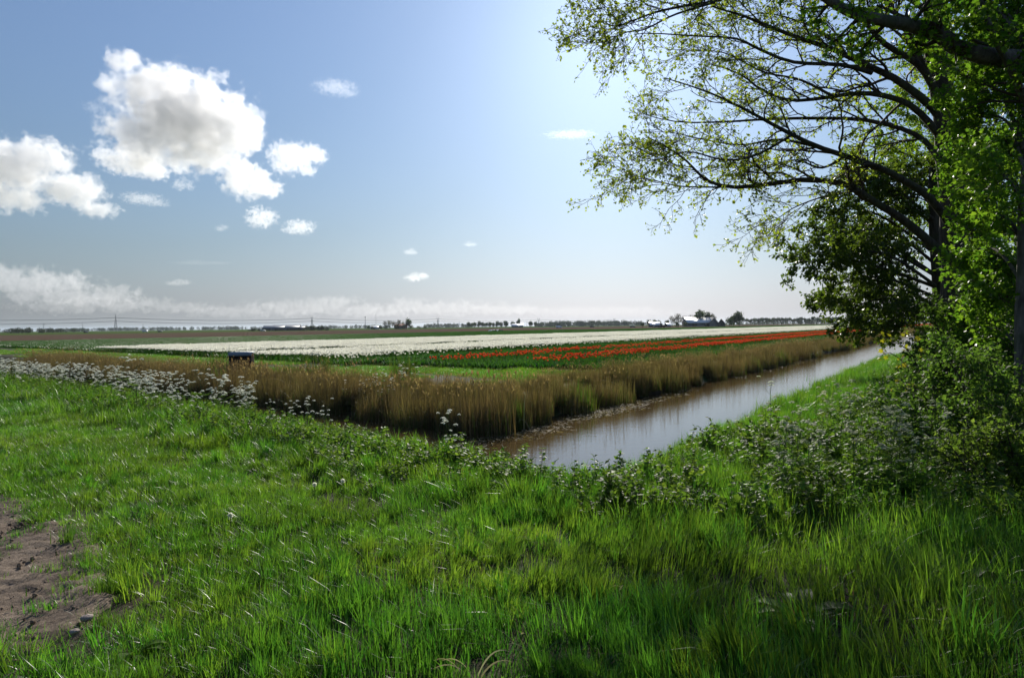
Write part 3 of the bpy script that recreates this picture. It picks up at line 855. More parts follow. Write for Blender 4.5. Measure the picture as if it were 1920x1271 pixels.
def resample(P, K):
    """smooth polyline through the points with K samples (Catmull-Rom)"""
    P = np.asarray(P, float); n = len(P)
    u = np.linspace(0, n - 1, K); i = np.clip(u.astype(int), 0, n - 2); f = (u - i)[:, None]
    p0, p1, p2, p3 = P[np.clip(i - 1, 0, n - 1)], P[i], P[i + 1], P[np.clip(i + 2, 0, n - 1)]
    return 0.5 * (2 * p1 + (p2 - p0) * f + (2 * p0 - 5 * p1 + 4 * p2 - p3) * f ** 2 + (3 * p1 - p0 - 3 * p2 + p3) * f ** 3)

def spawn(P, R, per, u0, u1, a0, a1, l0, l1, K, r, jit=0.18, trop=(0, 0, 0.05), rk=0.55, rmin=0.002, taper=0.35, flat=1.0):
    """children of the polylines P (N,n,3): 'per' each"""
    N, n, _ = P.shape
    idx = np.repeat(np.arange(N), per); M_ = len(idx)
    u = u0 + (u1 - u0) * ((np.tile(np.arange(per), N) + r.random(M_)) / per)
    f = u * (n - 1); i = np.clip(f.astype(int), 0, n - 2); w = (f - i)[:, None]
    st_ = P[idx, i] * (1 - w) + P[idx, i + 1] * w
    tan = unit(P[idx, i + 1] - P[idx, i]); rad = R[idx, i] * (1 - w[:, 0]) + R[idx, i + 1] * w[:, 0]
    rv = r.normal(0, 1, (M_, 3)) * np.array([1, flat, 1]); perp = unit(rv - tan * (rv * tan).sum(1, keepdims=True))
    a = r.uniform(a0, a1, M_)[:, None]
    d = np.cos(a) * tan + np.sin(a) * perp
    L = r.uniform(l0, l1, M_) * (1.15 - 0.6 * u)
    out = np.zeros((M_, K, 3)); out[:, 0] = st_
    tr = np.array(trop)
    for k in range(1, K):
        d = unit(d + r.normal(0, jit, (M_, 3)) + tr)
        out[:, k] = out[:, k - 1] + d * (L / (K - 1))[:, None]
    r0 = np.maximum(rad * rk, rmin)
    Rr = r0[:, None] * np.linspace(1, taper, K)[None, :]
    return out, Rr

def leafy_tips(m, P, r, per, size, shape, spread, droop=0.4, mat=0, along=0.35, tint=None):
    """'per' leaves round the outer part of each twig"""
    N, K, _ = P.shape
    idx = np.repeat(np.arange(N), per); n = len(idx)
    u = along + (1 - along) * r.random(n); f = u * (K - 1); i = np.clip(f.astype(int), 0, K - 2); w = (f - i)[:, None]
    pos = P[idx, i] * (1 - w) + P[idx, i + 1] * w + r.normal(0, spread, (n, 3))
    tan = unit(P[idx, -1] - P[idx, -2])
    d = unit(tan * 0.5 + r.normal(0, 0.7, (n, 3)) + np.array([0, 0, -droop]))
    nr = unit(r.normal(0, 0.55, (n, 3)) + np.array([0, 0, 1.0]))
    tn = None if tint is None else np.clip(r.normal(tint, .25, n), 0, 1)
    add_leaves(m, pos, d, nr, r.uniform(size * .6, size * 1.25, n), shape, mat, tn, r)

def px_line(pts, d0, d1, K, bow=0.0):
    ds = np.linspace(0, 1, len(pts)) ** 1.0 * (d1 - d0) + d0 + bow * np.sin(np.linspace(0, PI, len(pts)))
    return resample([at(px, py, dd) for (px, py), dd in zip(pts, ds)], K)

def build_tree(name, label, base, trunks, limbs, r, lv2, lv3, lv4, leaf, bark='bark', limb_name='limb', leafmat='maple', cat='tree', leaf_lv3=None, twig_sides=3):
    """trunks/limbs: list of (polyline, r0, r1). Parts: trunk, limbs, twigs, crown"""
    root = empty(name, base, label, cat)
    b = np.asarray(base, float)
    for P, r0, r1 in trunks:
        m = MB(); K = len(P); R = np.linspace(r0, r1, K)
        R[:2] *= np.array([1.35, 1.12])[:min(2, K)]
        wv = 1 + 0.06 * np.sin(np.arange(K) * 1.7)
        m.tubes(P - b, R * wv, 14); link('trunk', m.mesh('trunk', M[bark], True), root)
    for P, r0, r1 in limbs:
        m = MB(); K = len(P); R = r0 + (r1 - r0) * np.linspace(0, 1, K) ** 0.8
        m.tubes(P - b, R, 9); link(limb_name, m.mesh(limb_name, M[bark], True), root)
    K = 14
    LP = np.array([resample(P, K) for P, _, _ in limbs]); LR = np.array([r0 + (r1 - r0) * np.linspace(0, 1, K) ** 0.8 for _, r0, r1 in limbs])
    B, BR = spawn(LP, LR, r=r, **lv2)
    C, CR = spawn(np.concatenate([B]), BR, r=r, **lv3)
    m = MB(); m.tubes(B - b, BR, 5); m.tubes(C - b, CR, 4)
    ends = C
    if lv4:
        D, DR = spawn(C, CR, r=r, **lv4); m.tubes(D - b, DR, twig_sides); ends = D
    o = link('twigs', m.mesh('twigs', M['twig'], True), root); tag(o, kind='stuff')
    m = MB()
    leafy_tips(m, ends - b, r, **leaf)
    if leaf_lv3: leafy_tips(m, C - b, r, **leaf_lv3)
    o = link('crown', m.mesh('crown', M[leafmat]), root); tag(o, kind='stuff')
    return root

# --- the big maple whose long limbs hang over the ditch
r = np.random.default_rng(21)
D1 = 14.0
trunk = px_line([(1800, 800), (1795, 700), (1790, 600), (1792, 500), (1788, 420), (1782, 330), (1772, 230), (1762, 140), (1752, 50), (1746, -60), (1738, -220), (1728, -420)], D1, D1 + .3, 26)
trunk[0, 2] = gz(trunk[0, 0], trunk[0, 1]) - 0.1
limb_px = [
    ([(1766, 200), (1754, 171), (1722, 122), (1659, 83), (1620, 41), (1576, 10), (1530, -30), (1440, -80)], 14.2, 13.0, .11, .025),
    ([(1772, 232), (1741, 195), (1683, 151), (1634, 127), (1561, 93), (1502, 73), (1439, 49), (1390, 29), (1341, 15), (1290, -5)], 14.2, 12.6, .115, .014),
    ([(1634, 137), (1576, 122), (1488, 117), (1424, 93), (1380, 73), (1302, 68), (1210, 63), (1160, 72)], 13.5, 12.0, .055, .008),
    ([(1776, 275), (1741, 229), (1702, 195), (1649, 178), (1600, 176), (1537, 185), (1478, 188), (1424, 166), (1390, 141), (1330, 120), (1255, 118)], 14.2, 13.4, .095, .010),
    ([(1784, 345), (1761, 302), (1732, 263), (1683, 239), (1610, 224), (1512, 222), (1439, 224), (1351, 229), (1273, 229), (1210, 215), (1150, 190)], 14.0, 15.2, .085, .009),
    ([(1788, 430), (1745, 372), (1698, 341), (1654, 317), (1585, 293), (1527, 273), (1468, 244), (1424, 220), (1376, 195), (1322, 171), (1244, 146), (1190, 135)], 14.0, 11.8, .105, .010),
    ([(1790, 500), (1732, 444), (1683, 405), (1634, 376), (1585, 346), (1512, 337), (1439, 346), (1371, 351), (1322, 337), (1293, 307), (1254, 278), (1205, 254), (1140, 243)], 14.0, 13.2, .12, .009),
    ([(1400, 351), (1322, 351), (1273, 349), (1225, 338), (1185, 328), (1145, 316)], 13.3, 12.6, .024, .006),
    ([(1610, 358), (1580, 362), (1537, 371), (1488, 390), (1449, 415), (1412, 423)], 13.7, 12.9, .030, .006),
    ([(1530, 275), (1460, 262), (1390, 272), (1320, 262), (1250, 248), (1170, 252)], 13.0, 14.2, .035, .006),
    ([(1490, 250), (1420, 290), (1360, 300), (1290, 285), (1230, 300), (1170, 285)], 12.6, 11.6, .032, .006),
    ([(1585, 293), (1540, 315), (1490, 300), (1430, 318), (1370, 325)], 13.0, 14.0, .035, .006),
    ([(1560, -70), (1460, -35), (1341, 2), (1293, 10), (1234, 22), (1200, 34), (1155, 49), (1120, 40), (1090, 36)], 13.0, 11.6, .05, .006),
    ([(1340, 5), (1265, 28), (1210, 55), (1170, 62), (1140, 80), (1120, 100)], 12.2, 11.6, .026, .005),
    ([(1757, 180), (1735, 130), (1700, 60), (1660, 0), (1610, -70)], 14.2, 15.5, .09, .04),
    ([(1750, 30), (1690, -10), (1600, -40), (1480, -20), (1380, -10), (1300, 25)], 14.2, 15.8, .08, .010),
    ([(1741, -80), (1660, -160), (1540, -210), (1400, -220), (1250, -180)], 14.3, 12.5, .10, .012),
    ([(1738, -160), (1800, -240), (1880, -300)], 14.3, 12.0, .09, .03),
    ([(1735, -260), (1640, -360), (1500, -430), (1380, -420)], 14.3, 15.0, .09, .015),
    ([(1770, 240), (1830, 170), (1890, 130), (1950, 60)], 14.2, 13.2, .08, .02),
    ([(1650, 80), (1590, 85), (1510, 45), (1430, 25), (1370, 45)], 13.6, 14.6, .045, .008),
    ([(1560, 180), (1500, 150), (1430, 135), (1360, 100), (1290, 95), (1220, 92)], 13.6, 14.6, .035, .007),
]
limbs = [(px_line(p, a, b_, 22)[:-2], r0 * .86, r1 * .9) for p, a, b_, r0, r1 in limb_px]
build_tree('maple_tree', 'big dark-trunked maple with long bare limbs and young leaves reaching over the ditch', trunk[0], [(trunk, .31, .14)], limbs, r,
           dict(per=15, u0=.22, u1=1.0, a0=.35, a1=.95, l0=.7, l1=1.75, K=8, jit=.19, trop=(-.03, 0, .015), rk=.5, rmin=.006, taper=.45, flat=.75),
           dict(per=6, u0=.15, u1=1.0, a0=.35, a1=1.0, l0=.28, l1=.72, K=6, jit=.24, trop=(-.02, 0, -.01), rk=.6, rmin=.0042, taper=.6),
           dict(per=4, u0=.2, u1=1.0, a0=.4, a1=1.1, l0=.10, l1=.28, K=4, jit=.28, trop=(0, 0, .06), rk=.7, rmin=.0034, taper=.8),
           dict(per=3, size=.051, shape='maple', spread=.022, droop=.35, along=.6))

# --- dark dense tree behind it, its boughs hanging to the field line
r = np.random.default_rng(33)
D3 = 19.0
tr3 = px_line([(1775, 745), (1770, 640), (1762, 560), (1755, 470), (1750, 380), (1752, 290)], D3, D3, 14)
tr3[0, 2] = gz(tr3[0, 0], tr3[0, 1]) - .1
l3 = []
for (ex, ey), (mx_, my), rt, de in [((1500, 455), (1620, 450), 520, 19), ((1505, 492), (1610, 490), 540, 17.5), ((1545, 395), (1640, 400), 480, 20.5), ((1590, 345), (1670, 360), 430, 19.5),
                                    ((1545, 540), (1650, 520), 560, 18.2), ((1575, 588), (1660, 560), 590, 19.5), ((1620, 600), (1690, 575), 600, 17.3), ((1660, 605), (1710, 590), 610, 20.5),
                                    ((1650, 330), (1700, 370), 420, 18), ((1700, 320), (1725, 360), 400, 20), ((1590, 470), (1670, 480), 540, 16.5), ((1610, 420), (1680, 440), 500, 21.5),
                                    ((1850, 420), (1800, 450), 500, 19), ((1870, 520), (1810, 530), 560, 18), ((1860, 330), (1800, 370), 430, 20), ((1640, 545), (1700, 545), 580, 22), ((1780, 290), (1765, 330), 400, 18),
                                    ((1560, 440), (1650, 450), 520, 22), ((1540, 560), (1640, 548), 580, 21.5)]:
    A = at(1760, rt, D3); Bm = at(mx_, my, (D3 + de) / 2); E = at(ex, ey, de)
    l3.append((resample([A, Bm, E], 16), .055, .010))
build_tree('dense_tree', 'dense dark green tree behind the maple, boughs drooping to the horizon', tr3[0], [(tr3, .22, .10)], l3, r,
           dict(per=16, u0=.25, u1=1.0, a0=.4, a1=1.1, l0=.6, l1=1.5, K=7, jit=.18, trop=(-.01, 0, -.02), rk=.5, rmin=.006, taper=.4),
           dict(per=6, u0=.15, u1=1.0, a0=.4, a1=1.1, l0=.25, l1=.65, K=5, jit=.22, trop=(0, 0, -.03), rk=.6, rmin=.004, taper=.6), None,
           dict(per=26, size=.095, shape='lobed', spread=.05, droop=.45, along=.1), leafmat='hedge_leaf')

# --- lighter tree farther back, seen between the maple's limbs
r = np.random.default_rng(37)
D4 = 25.0
tr4 = px_line([(1840, 700), (1838, 600), (1832, 480), (1830, 350), (1825, 200), (1828, 60)], D4, D4, 14)
tr4[0, 2] = gz(tr4[0, 0], tr4[0, 1]) - .1
l4 = []
for (ex, ey), (mx_, my), rt, de in [((1600, 270), (1720, 300), 420, 24), ((1640, 205), (1740, 240), 380, 26), ((1700, 175), (1770, 230), 340, 23), ((1680, 285), (1760, 310), 430, 27), ((1625, 335), (1730, 350), 450, 25.5),
                                    ((1900, 200), (1860, 240), 330, 24), ((1870, 110), (1850, 160), 260, 26), ((1760, 110), (1800, 160), 270, 24), ((1840, 270), (1835, 300), 380, 22.5), ((1780, 30), (1810, 80), 200, 25), ((1900, 330), (1860, 350), 430, 26),
                                    ((1740, 240), (1790, 280), 390, 23.5), ((1890, 20), (1850, 70), 180, 25), ((1700, 90), (1770, 140), 260, 26.5), ((1790, 330), (1810, 350), 420, 23), ((1900, 440), (1860, 440), 500, 25), ((1920, 540), (1870, 530), 570, 25), ((1720, 400), (1780, 400), 480, 27)]:
    A = at(1830, rt, D4); Bm = at(mx_, my, (D4 + de) / 2); E = at(ex, ey, de)
    l4.append((resample([A, Bm, E], 14), .06, .012))
build_tree('background_tree', 'lighter green tree farther back showing between the maple limbs', tr4[0], [(tr4, .26, .10)], l4, r,
           dict(per=13, u0=.25, u1=1.0, a0=.4, a1=1.1, l0=.8, l1=1.9, K=6, jit=.18, trop=(0, 0, .0), rk=.5, rmin=.007, taper=.4),
           dict(per=5, u0=.15, u1=1.0, a0=.4, a1=1.1, l0=.35, l1=.8, K=4, jit=.22, trop=(0, 0, -.02), rk=.6, rmin=.005, taper=.6), None,
           dict(per=16, size=.125, shape='lobed', spread=.07, droop=.45, along=.1), leafmat='maple_dense')

# --- bright leafy tree at the right edge with the pale trunk and the thick bough across the top
r = np.random.default_rng(44)
D2 = 9.6
tr2 = px_line([(1938, 960), (1926, 860), (1917, 760), (1914, 640), (1918, 520), (1920, 400), (1932, 260), (1950, 120), (1965, -40), (1970, -220)], D2, D2 + .4, 22)
tr2[0, 2] = gz(tr2[0, 0], tr2[0, 1]) - .1
l2 = [(px_line([(1990, 150), (1917, 115), (1854, 107), (1790, 88), (1751, 59), (1683, 44), (1610, 29), (1561, 5), (1500, -40)], 9.8, 9.0, 20), .155, .05),
      (px_line([(1985, 260), (1925, 190), (1900, 140), (1860, 60), (1830, -20)], 9.8, 9.2, 14), .07, .03)]
for (ex, ey), (mx_, my), rt, de in [((1800, 300), (1870, 310), 380, 11), ((1820, 210), (1890, 230), 330, 10.5), ((1790, 130), (1870, 170), 280, 11.5), ((1830, 60), (1890, 110), 220, 11), ((1850, 400), (1890, 410), 470, 10.5),
                                    ((1815, 470), (1870, 470), 540, 11.5), ((1880, 330), (1900, 350), 420, 8.7), ((1860, 560), (1895, 560), 620, 10.8), ((1825, 620), (1880, 620), 680, 11.5), ((1870, 0), (1910, 60), 150, 10.5),
                                    ((1810, -20), (1880, 40), 140, 11.5), ((1890, 250), (1910, 270), 330, 11.5), ((1880, 480), (1905, 490), 560, 11.8), ((1900, 680), (1915, 650), 740, 10.6), ((1760, -40), (1850, 0), 80, 12)]:
    A = at(1922, rt, D2 + .2); Bm = at(mx_, my, (D2 + de) / 2); E = at(ex, ey, de)
    l2.append((resample([A, Bm, E], 14), .035, .008))
build_tree('leafy_tree', 'bright leafy tree at the right edge with a thick bough crossing the top', tr2[0], [(tr2, .095, .06)], l2, r,
           dict(per=13, u0=.2, u1=1.0, a0=.4, a1=1.2, l0=.4, l1=1.0, K=7, jit=.18, trop=(0, .03, -.01), rk=.4, rmin=.005, taper=.4),
           dict(per=5, u0=.15, u1=1.0, a0=.4, a1=1.1, l0=.18, l1=.45, K=5, jit=.22, trop=(0, 0, -.02), rk=.6, rmin=.003, taper=.6), None,
           dict(per=21, size=.068, shape='maple', spread=.07, droop=.5, along=.15), bark='bark_pale', leafmat='maple_dense')

# --- understorey bushes filling the lower right
def bush(name, label, base_px, stems, d, seed, leafsize, per_leaf, mat, group=None, shape='lobed'):
    r = np.random.default_rng(seed)
    b = on_plane(base_px[0], base_px[1], 0.0) if base_px[1] > 640 else at(base_px[0], base_px[1], d)
    b = at(base_px[0], base_px[1], d); b[2] = gz(b[0], b[1])
    root = empty(name, b, label, 'bush', group)
    L = []
    for ex, ey, de, sx in stems:
        E = at(ex, ey, de); A = b + np.array([sx, (de - d) * .4, 0]); A[2] = gz(A[0], A[1])
        Mid = A + (E - A) * .5 + np.array([0, 0, .22 * np.linalg.norm(E - A)])
        P = resample([A, Mid, E], 12); L.append(P)
        m = MB(); m.tubes(P - b, np.linspace(.024, .006, 12), 6); link('stem', m.mesh('stem', M['twig'], True), root)
    L = np.array(L); LR = np.tile(np.linspace(.024, .006, 12), (len(L), 1))
    B, BR = spawn(L, LR, 17, .10, 1.0, .4, 1.2, .35, .85, 7, r, .2, (-.01, 0, .0), .45, .004, .5)
    C, CR = spawn(B, BR, 5, .15, 1.0, .4, 1.2, .15, .40, 5, r, .25, (0, 0, -.01), .6, .0025, .6)
    m = MB(); m.tubes(B - b, BR, 4); m.tubes(C - b, CR, 3)
    tag(link('twigs', m.mesh('twigs', M['twig'], True), root), kind='stuff')
    m = MB(); leafy_tips(m, C - b, r, per_leaf, leafsize, shape, .03, .3, along=.1)
    tag(link('crown', m.mesh('crown', M[mat]), root), kind='stuff')
    return root
G = 'bushes under the trees'
bush('bush', 'broad small-leaved bush in front of the pale trunk', (1850, 900), [(1700, 800, 8.8, -.5), (1730, 720, 9.4, -.3), (1780, 680, 8.6, -.1), (1850, 690, 8.9, .1), (1900, 740, 8.2, .3), (1760, 830, 8.0, -.3), (1920, 850, 7.6, .5), (1830, 780, 8.0, 0)], 8.6, 51, .052, 16, 'bush_leaf', G)
bush('bush', 'upright bush below the maple trunk beside the drooping boughs', (1790, 790), [(1745, 640, 12.5, -.2), (1765, 600, 12, -.1), (1785, 570, 12.6, 0), (1820, 600, 12.2, .1), (1860, 610, 11.6, .4), (1735, 710, 11.8, -.3), (1770, 660, 11.4, -.1), (1830, 670, 11.2, .3)], 12.2, 52, .062, 16, 'bush_leaf', G)
bush('bush', 'shaded low bush at the right edge above the tall grass', (1915, 960), [(1850, 880, 7.0, -.3), (1890, 830, 6.8, 0), (1930, 800, 7.2, .2), (1960, 860, 6.6, .4), (1830, 920, 6.6, -.4)], 6.9, 53, .046, 14, 'bush_leaf', G)
bush('bush', 'thin bush growing behind the trunk line along the far bank path', (1760, 690), [(1760, 625, 21, -.1), (1775, 600, 22, 0), (1810, 590, 23, .2), (1860, 580, 22, .6), (1770, 650, 20, 0), (1900, 590, 24, 1.2)], 21.5, 54, .085, 12, 'hedge_leaf', G, 'lobed')
bush('bush', 'far bush closing the bank where the ditch runs out of sight', (1790, 665), [(1765, 600, 34, 0), (1800, 575, 36, .5), (1860, 560, 35, 1.2), (1900, 560, 36, 2), (1770, 625, 33, 0)], 35, 55, .16, 14, 'hedge_leaf', G, 'lobed')
# yellow-leaved shoot caught by the sun
r = np.random.default_rng(61)
shoot = [px_line([(1760, 760), (1735, 715), (1705, 690), (1672, 662), (1650, 668)], 11.2, 10.8, 10), px_line([(1745, 735), (1722, 722), (1700, 718), (1678, 725)], 11.1, 10.7, 10), px_line([(1762, 770), (1745, 720), (1722, 650), (1712, 628)], 11.2, 11.0, 10), px_line([(1735, 700), (1700, 655), (1675, 640), (1640, 618)], 11.3, 10.9, 10)]
b = shoot[0][0].copy(); b[2] = gz(b[0], b[1])
root = empty('sapling', b, 'slender sapling with sunlit yellow leaves in front of the ditch', 'sapling')
LP = np.array(shoot); LR = np.tile(np.linspace(.012, .004, 10), (4, 1))
m = MB(); m.tubes(np.array([b, shoot[0][0], shoot[0][2]]) - b, np.array([.016, .013, .010]), 6)
link('stem', m.mesh('stem', M['twig'], True), root)
for P in shoot:
    m = MB(); m.tubes(P - b, np.linspace(.011, .004, 10), 5); link('branch', m.mesh('branch', M['twig'], True), root)
B, BR = spawn(LP, LR, 6, .35, 1, .4, 1.1, .08, .25, 4, r, .2, (0, 0, -.03), .5, .003, .6)
m = MB(); m.tubes(B - b, BR, 3); tag(link('twigs', m.mesh('twigs', M['twig']), root), kind='stuff')
m = MB(); leafy_tips(m, B - b, r, 3, .07, 'maple', .02, .4, along=.3)
tag(link('crown', m.mesh('crown', M['yellow_leaf']), root), kind='stuff')

# ------------------------------------------------------------------ cow parsley
def parsley_meshes(seed, hgt=0.95, umb=9, um_mat='umbel', split=False):
    r = np.random.default_rng(seed)
    st_, um, lf = MB(), MB(), MB(); ums = []
    top = np.array([r.normal(0, .06), r.normal(0, .06), hgt])
    main = resample([[0, 0, 0], [top[0] * .3, top[1] * .3, hgt * .5], top], 8)
    st_.tubes(main, np.linspace(.0055, .003, 8), 5, 0, .5)
    for k in range(umb):
        u = r.uniform(.45, .95) if k else 1.0
        A = main[min(7, int(u * 7))]; a = r.uniform(0, 6.28); L = r.uniform(.12, .34) * (1 if k else .15)
        E = A + np.array([math.cos(a) * L * .62, math.sin(a) * L * .62, L * .85])
        P = resample([A, (A + E) / 2 + np.array([math.cos(a), math.sin(a), 0]) * L * .1, E], 5)
        st_.tubes(P, np.linspace(.003, .002, 5), 3, 0, .6)
        if split: um = MB(); ums.append(um)
        rad = r.uniform(.034, .060) * (.8 if split else 1); nr = 9                     # umbel: rays with a floret disc each
        for q in range(nr):
            b_ = q * 2.4 + r.normal(0, .2); rr = rad * math.sqrt((q + .5) / nr)
            C = E + np.array([math.cos(b_) * rr, math.sin(b_) * rr, .028 - rr * .25 + r.normal(0, .003)])
            st_.add([E, C + [.0009, 0, 0], C - [.0009, 0, 0]], tris=[[0, 1, 2]], tint=.5)
            fr = rad * .40
            th = np.arange(5) * 2 * PI / 5 + r.random()
            C = C + np.array([0, 0, .35 * rad * (1 - (rr / rad) ** 2)])
            V = np.concatenate([[C + [0, 0, fr * .55]], C + np.stack([fr * np.cos(th), fr * np.sin(th), r.normal(0, .004, 5)], -1)])
            um.add(V, tris=[[0, 1 + x_, 1 + (x_ + 1) % 5] for x_ in range(5)], tint=r.random())
    for k in range(9):                                            # feathery leaves
        a = r.uniform(0, 6.28); z = r.uniform(.03, .6) * hgt; L = r.uniform(.14, .30); d = np.array([math.cos(a), math.sin(a), r.uniform(.1, .6)])
        A = np.array([0, 0, z]); n = 9; u = np.linspace(.25, 1, n)
        ctr = A + d * L * u[:, None]
        for sgn in (-1, 1):
            sd_ = np.array([-math.sin(a), math.cos(a), 0]) * sgn
            dv = unit(sd_ * 1.0 + d * .6 + r.normal(0, .15, (n, 3)))
            add_leaves(lf, ctr, dv, np.tile([0, 0, 1.0], (n, 1)) + r.normal(0, .3, (n, 3)), L * .45 * (1.15 - u), 'lance', 0, None, r)
        st_.add([A, A + d * L + [0, 0, .002], A + d * L - [0, 0, .002]], tris=[[0, 1, 2]], tint=.4)
    if split: return (st_.mesh('stem', M['stem']), [u_.mesh('umbel', M[um_mat]) for u_ in ums], lf.mesh('leaves', M['herb']))
    return (st_.mesh('stem', M['stem']), um.mesh('umbels', M[um_mat]), lf.mesh('leaves', M['herb']))
PM = [parsley_meshes(70 + k, .95, 8 + k % 4) for k in range(6)]
PH = [parsley_meshes(90 + k, 1.0, 6) for k in range(4)]
PG = [parsley_meshes(95 + k, 1.0, 5, 'umbel_green') for k in range(4)]
def parsley(x, y, sc, label, group=None, pool=PM, k=None, z=None):
    a = pool[k if k is not None else rng.integers(len(pool))]
    root = empty('cow_parsley', (x, y, gz(x, y) if z is None else z), label, 'flower', group, rng.uniform(0, 6.28), float(sc))
    for nm, me in zip(('stem', 'umbels', 'leaves'), a):
        o = link(nm, me, root)
        if nm == 'umbels': o['kind'] = 'stuff'
    return root
Gp = 'cow parsley along the ditch bank'
n = 0
while n < 170:
    p = rng.uniform(11.5, 34) ; q = 6.2 - abs(rng.normal(0, .55))
    x, y = xy_qp(q, p)
    if abs(x) > .8 * y: n += 1; continue
    parsley(x, y, rng.uniform(.5, .8), 'white cow parsley in the flowering drift along the side ditch bank', Gp); n += 1
specials = [(850, 800, 8.9, .52, 'lone tall white cow parsley against the black ditch'), (468, 745, 11.8, .8, 'white cow parsley clump against the dark ditch below the weir'),
            (505, 770, 10.6, .55, 'small cow parsley just right of the dark ditch gap'), (575, 778, 10.0, .7, 'low cow parsley where the bank drift thins out'), (545, 772, 10.2, .62, 'low cow parsley left of the thinning end of the drift'),
            (610, 786, 9.8, .6, 'last cow parsley of the bank drift before the reeds'), (375, 720, 14.5, 1.0, 'tall cow parsley standing up beside the green reed shoots'), (232, 705, 14.5, 1.12, 'tallest cow parsley bunch in the drift at the left'), (255, 712, 14.0, 1.1, 'tall cow parsley beside the tallest bunch at the left')]
for k_, (px, py, dd, sc, lab) in enumerate(specials):
    p = at(px, py, dd); g0 = float(gz(p[0], p[1]))
    if k_ == 0:                                              # the one against the black ditch, as tall as it shows
        g0 = max(g0, -.45); sc = (at(850, 766, dd)[2] - g0) / 1.08
    a_ = parsley_meshes(170 + k_, .95, 15 if k_ == 0 else 10, 'umbel', True)
    root = empty('cow_parsley', (p[0], p[1], g0), lab, 'flower', None, rng.uniform(0, 6.28), float(sc))
    link('stem', a_[0], root); link('leaves', a_[2], root)
    for u_ in a_[1]: link('umbel', u_, root)
Gu = 'cow parsley under the trees'
for k in range(46):
    p = on_plane(rng.uniform(1430, 1760), rng.uniform(770, 900), 0.25)
    if land(p[0], p[1])[0] > -0.4: continue
    parsley(p[0], p[1], rng.uniform(.55, .85), 'pale green cow parsley in the dappled shade below the maple', Gu, PG)
for k in range(14):
    p = at(rng.normal(715, 32), 740, rng.uniform(19.5, 22)); parsley(p[0], p[1], rng.uniform(.55, .8), 'fine white umbel flower among the brown reeds', 'white flowers in the reeds', PH, z=max(gz(p[0], p[1]), -.6))

# ------------------------------------------------------------------ leafy herbs (nettles) on the bank and under the trees
def herb(m, r):
    for s_ in range(6):
        h = r.uniform(.16, .42); c = r.normal(0, .10, 2); ln = r.normal(0, .10, 2)
        P = np.array([[c[0], c[1], 0], [c[0] + ln[0] * .4, c[1] + ln[1] * .4, h * .5], [c[0] + ln[0], c[1] + ln[1], h]])
        m.tubes(P, np.array([.004, .003, .002]), 3, 1, .5)
        lv = np.linspace(.12, 1, 9)
        pos = np.array([P[0] * (1 - u) ** 2 + 2 * P[1] * u * (1 - u) + P[2] * u * u for u in lv])
        for sgn in range(3):
            a = np.arange(9) * 1.9 + sgn * 2.1 + r.normal(0, .25, 9)
            d = np.stack([np.cos(a), np.sin(a), r.uniform(-.5, .6, 9)], -1)
            add_leaves(m, pos, d, np.tile([0, 0, .8], (9, 1)) + r.normal(0, .5, (9, 3)), r.uniform(.05, .10, 9) * (1.2 - .5 * lv), 'lobed' if s_ % 2 else 'oval', 0, None, r)
HB = proto(herb, [M['herb'], M['stem']], 6, 'herb')
x, y = frustum_points(22.0, 5.0, 24.0)
f, h, z = land(x, y)
right = (x > 0.24 * y + 0.6) & (y > 5.6) & (f < -0.9)
bankz = (np.abs(f + .25) < .55 + .35 * patchy(x, y, 31)) & (rng.random(len(x)) < .75)
bankz &= ~((st(x, y)[0] > -3.8) & (st(x, y)[1] > 11)) | (rng.random(len(x)) < .05)
inn = (fbm(x, y, 1.1, 3, 44) > 0.45) & (f < -.3) & (y > 5.5)
bankz &= (rng.random(len(x)) < .95)
k = (f < 1.1) & (bankz | (right & (rng.random(len(x)) < .75 * (0.3 + patchy(x, y, 32)))) | (inn & (rng.random(len(x)) < .03)))
hs_ = (0.42 + 0.45 * rng.random(len(x)) ** 1.5) * np.where(f > -.9, 1.15, 1.0) * np.where(right, 1.25, 1.0)
place('bank_herbs', x[k], y[k], hs_[k], HB, 'leafy nettles and herbs on the bank edge and under the trees', 'herbs')

# broad-leaved docks, dry blade tufts, seed heads: single things in the near grass
def dock(px, py, label, sc, seed, d_up=0.0):
    r = np.random.default_rng(seed); p = on_plane(px, py, 0.06); b = np.array([p[0], p[1], gz(p[0], p[1])])
    root = empty('dock_plant', b, label, 'plant', 'docks in the grass')
    for k in range(9):
        a = k * 2.4 + r.normal(0, .3); L = r.uniform(.2, .34) * sc; up = r.uniform(.35, 1.1); n = 7; u = np.linspace(0, 1, n)
        d = np.array([math.cos(a), math.sin(a), 0]); sd_ = np.array([-d[1], d[0], 0])
        ctr = d * (L * u)[:, None] + np.array([0, 0, 1]) * (L * up * (u - .75 * u ** 2.2))[:, None]
        w = .17 * L * np.sin(np.clip(u * 1.02, 0, 1) * PI * .93 + .12) ** .8
        V = np.stack([ctr - sd_ * w[:, None] + [0, 0, .012 * sc], ctr, ctr + sd_ * w[:, None] + [0, 0, .012 * sc]], 1).reshape(-1, 3)
        i = np.arange(n - 1)[:, None] * 3; Q = np.concatenate([i + [[0, 1, 4, 3]], i + [[1, 2, 5, 4]]])
        m = MB(); m.add(V, quads=Q, tint=r.random()); link('leaf', m.mesh('dock_leaf', M['herb'], True), root)
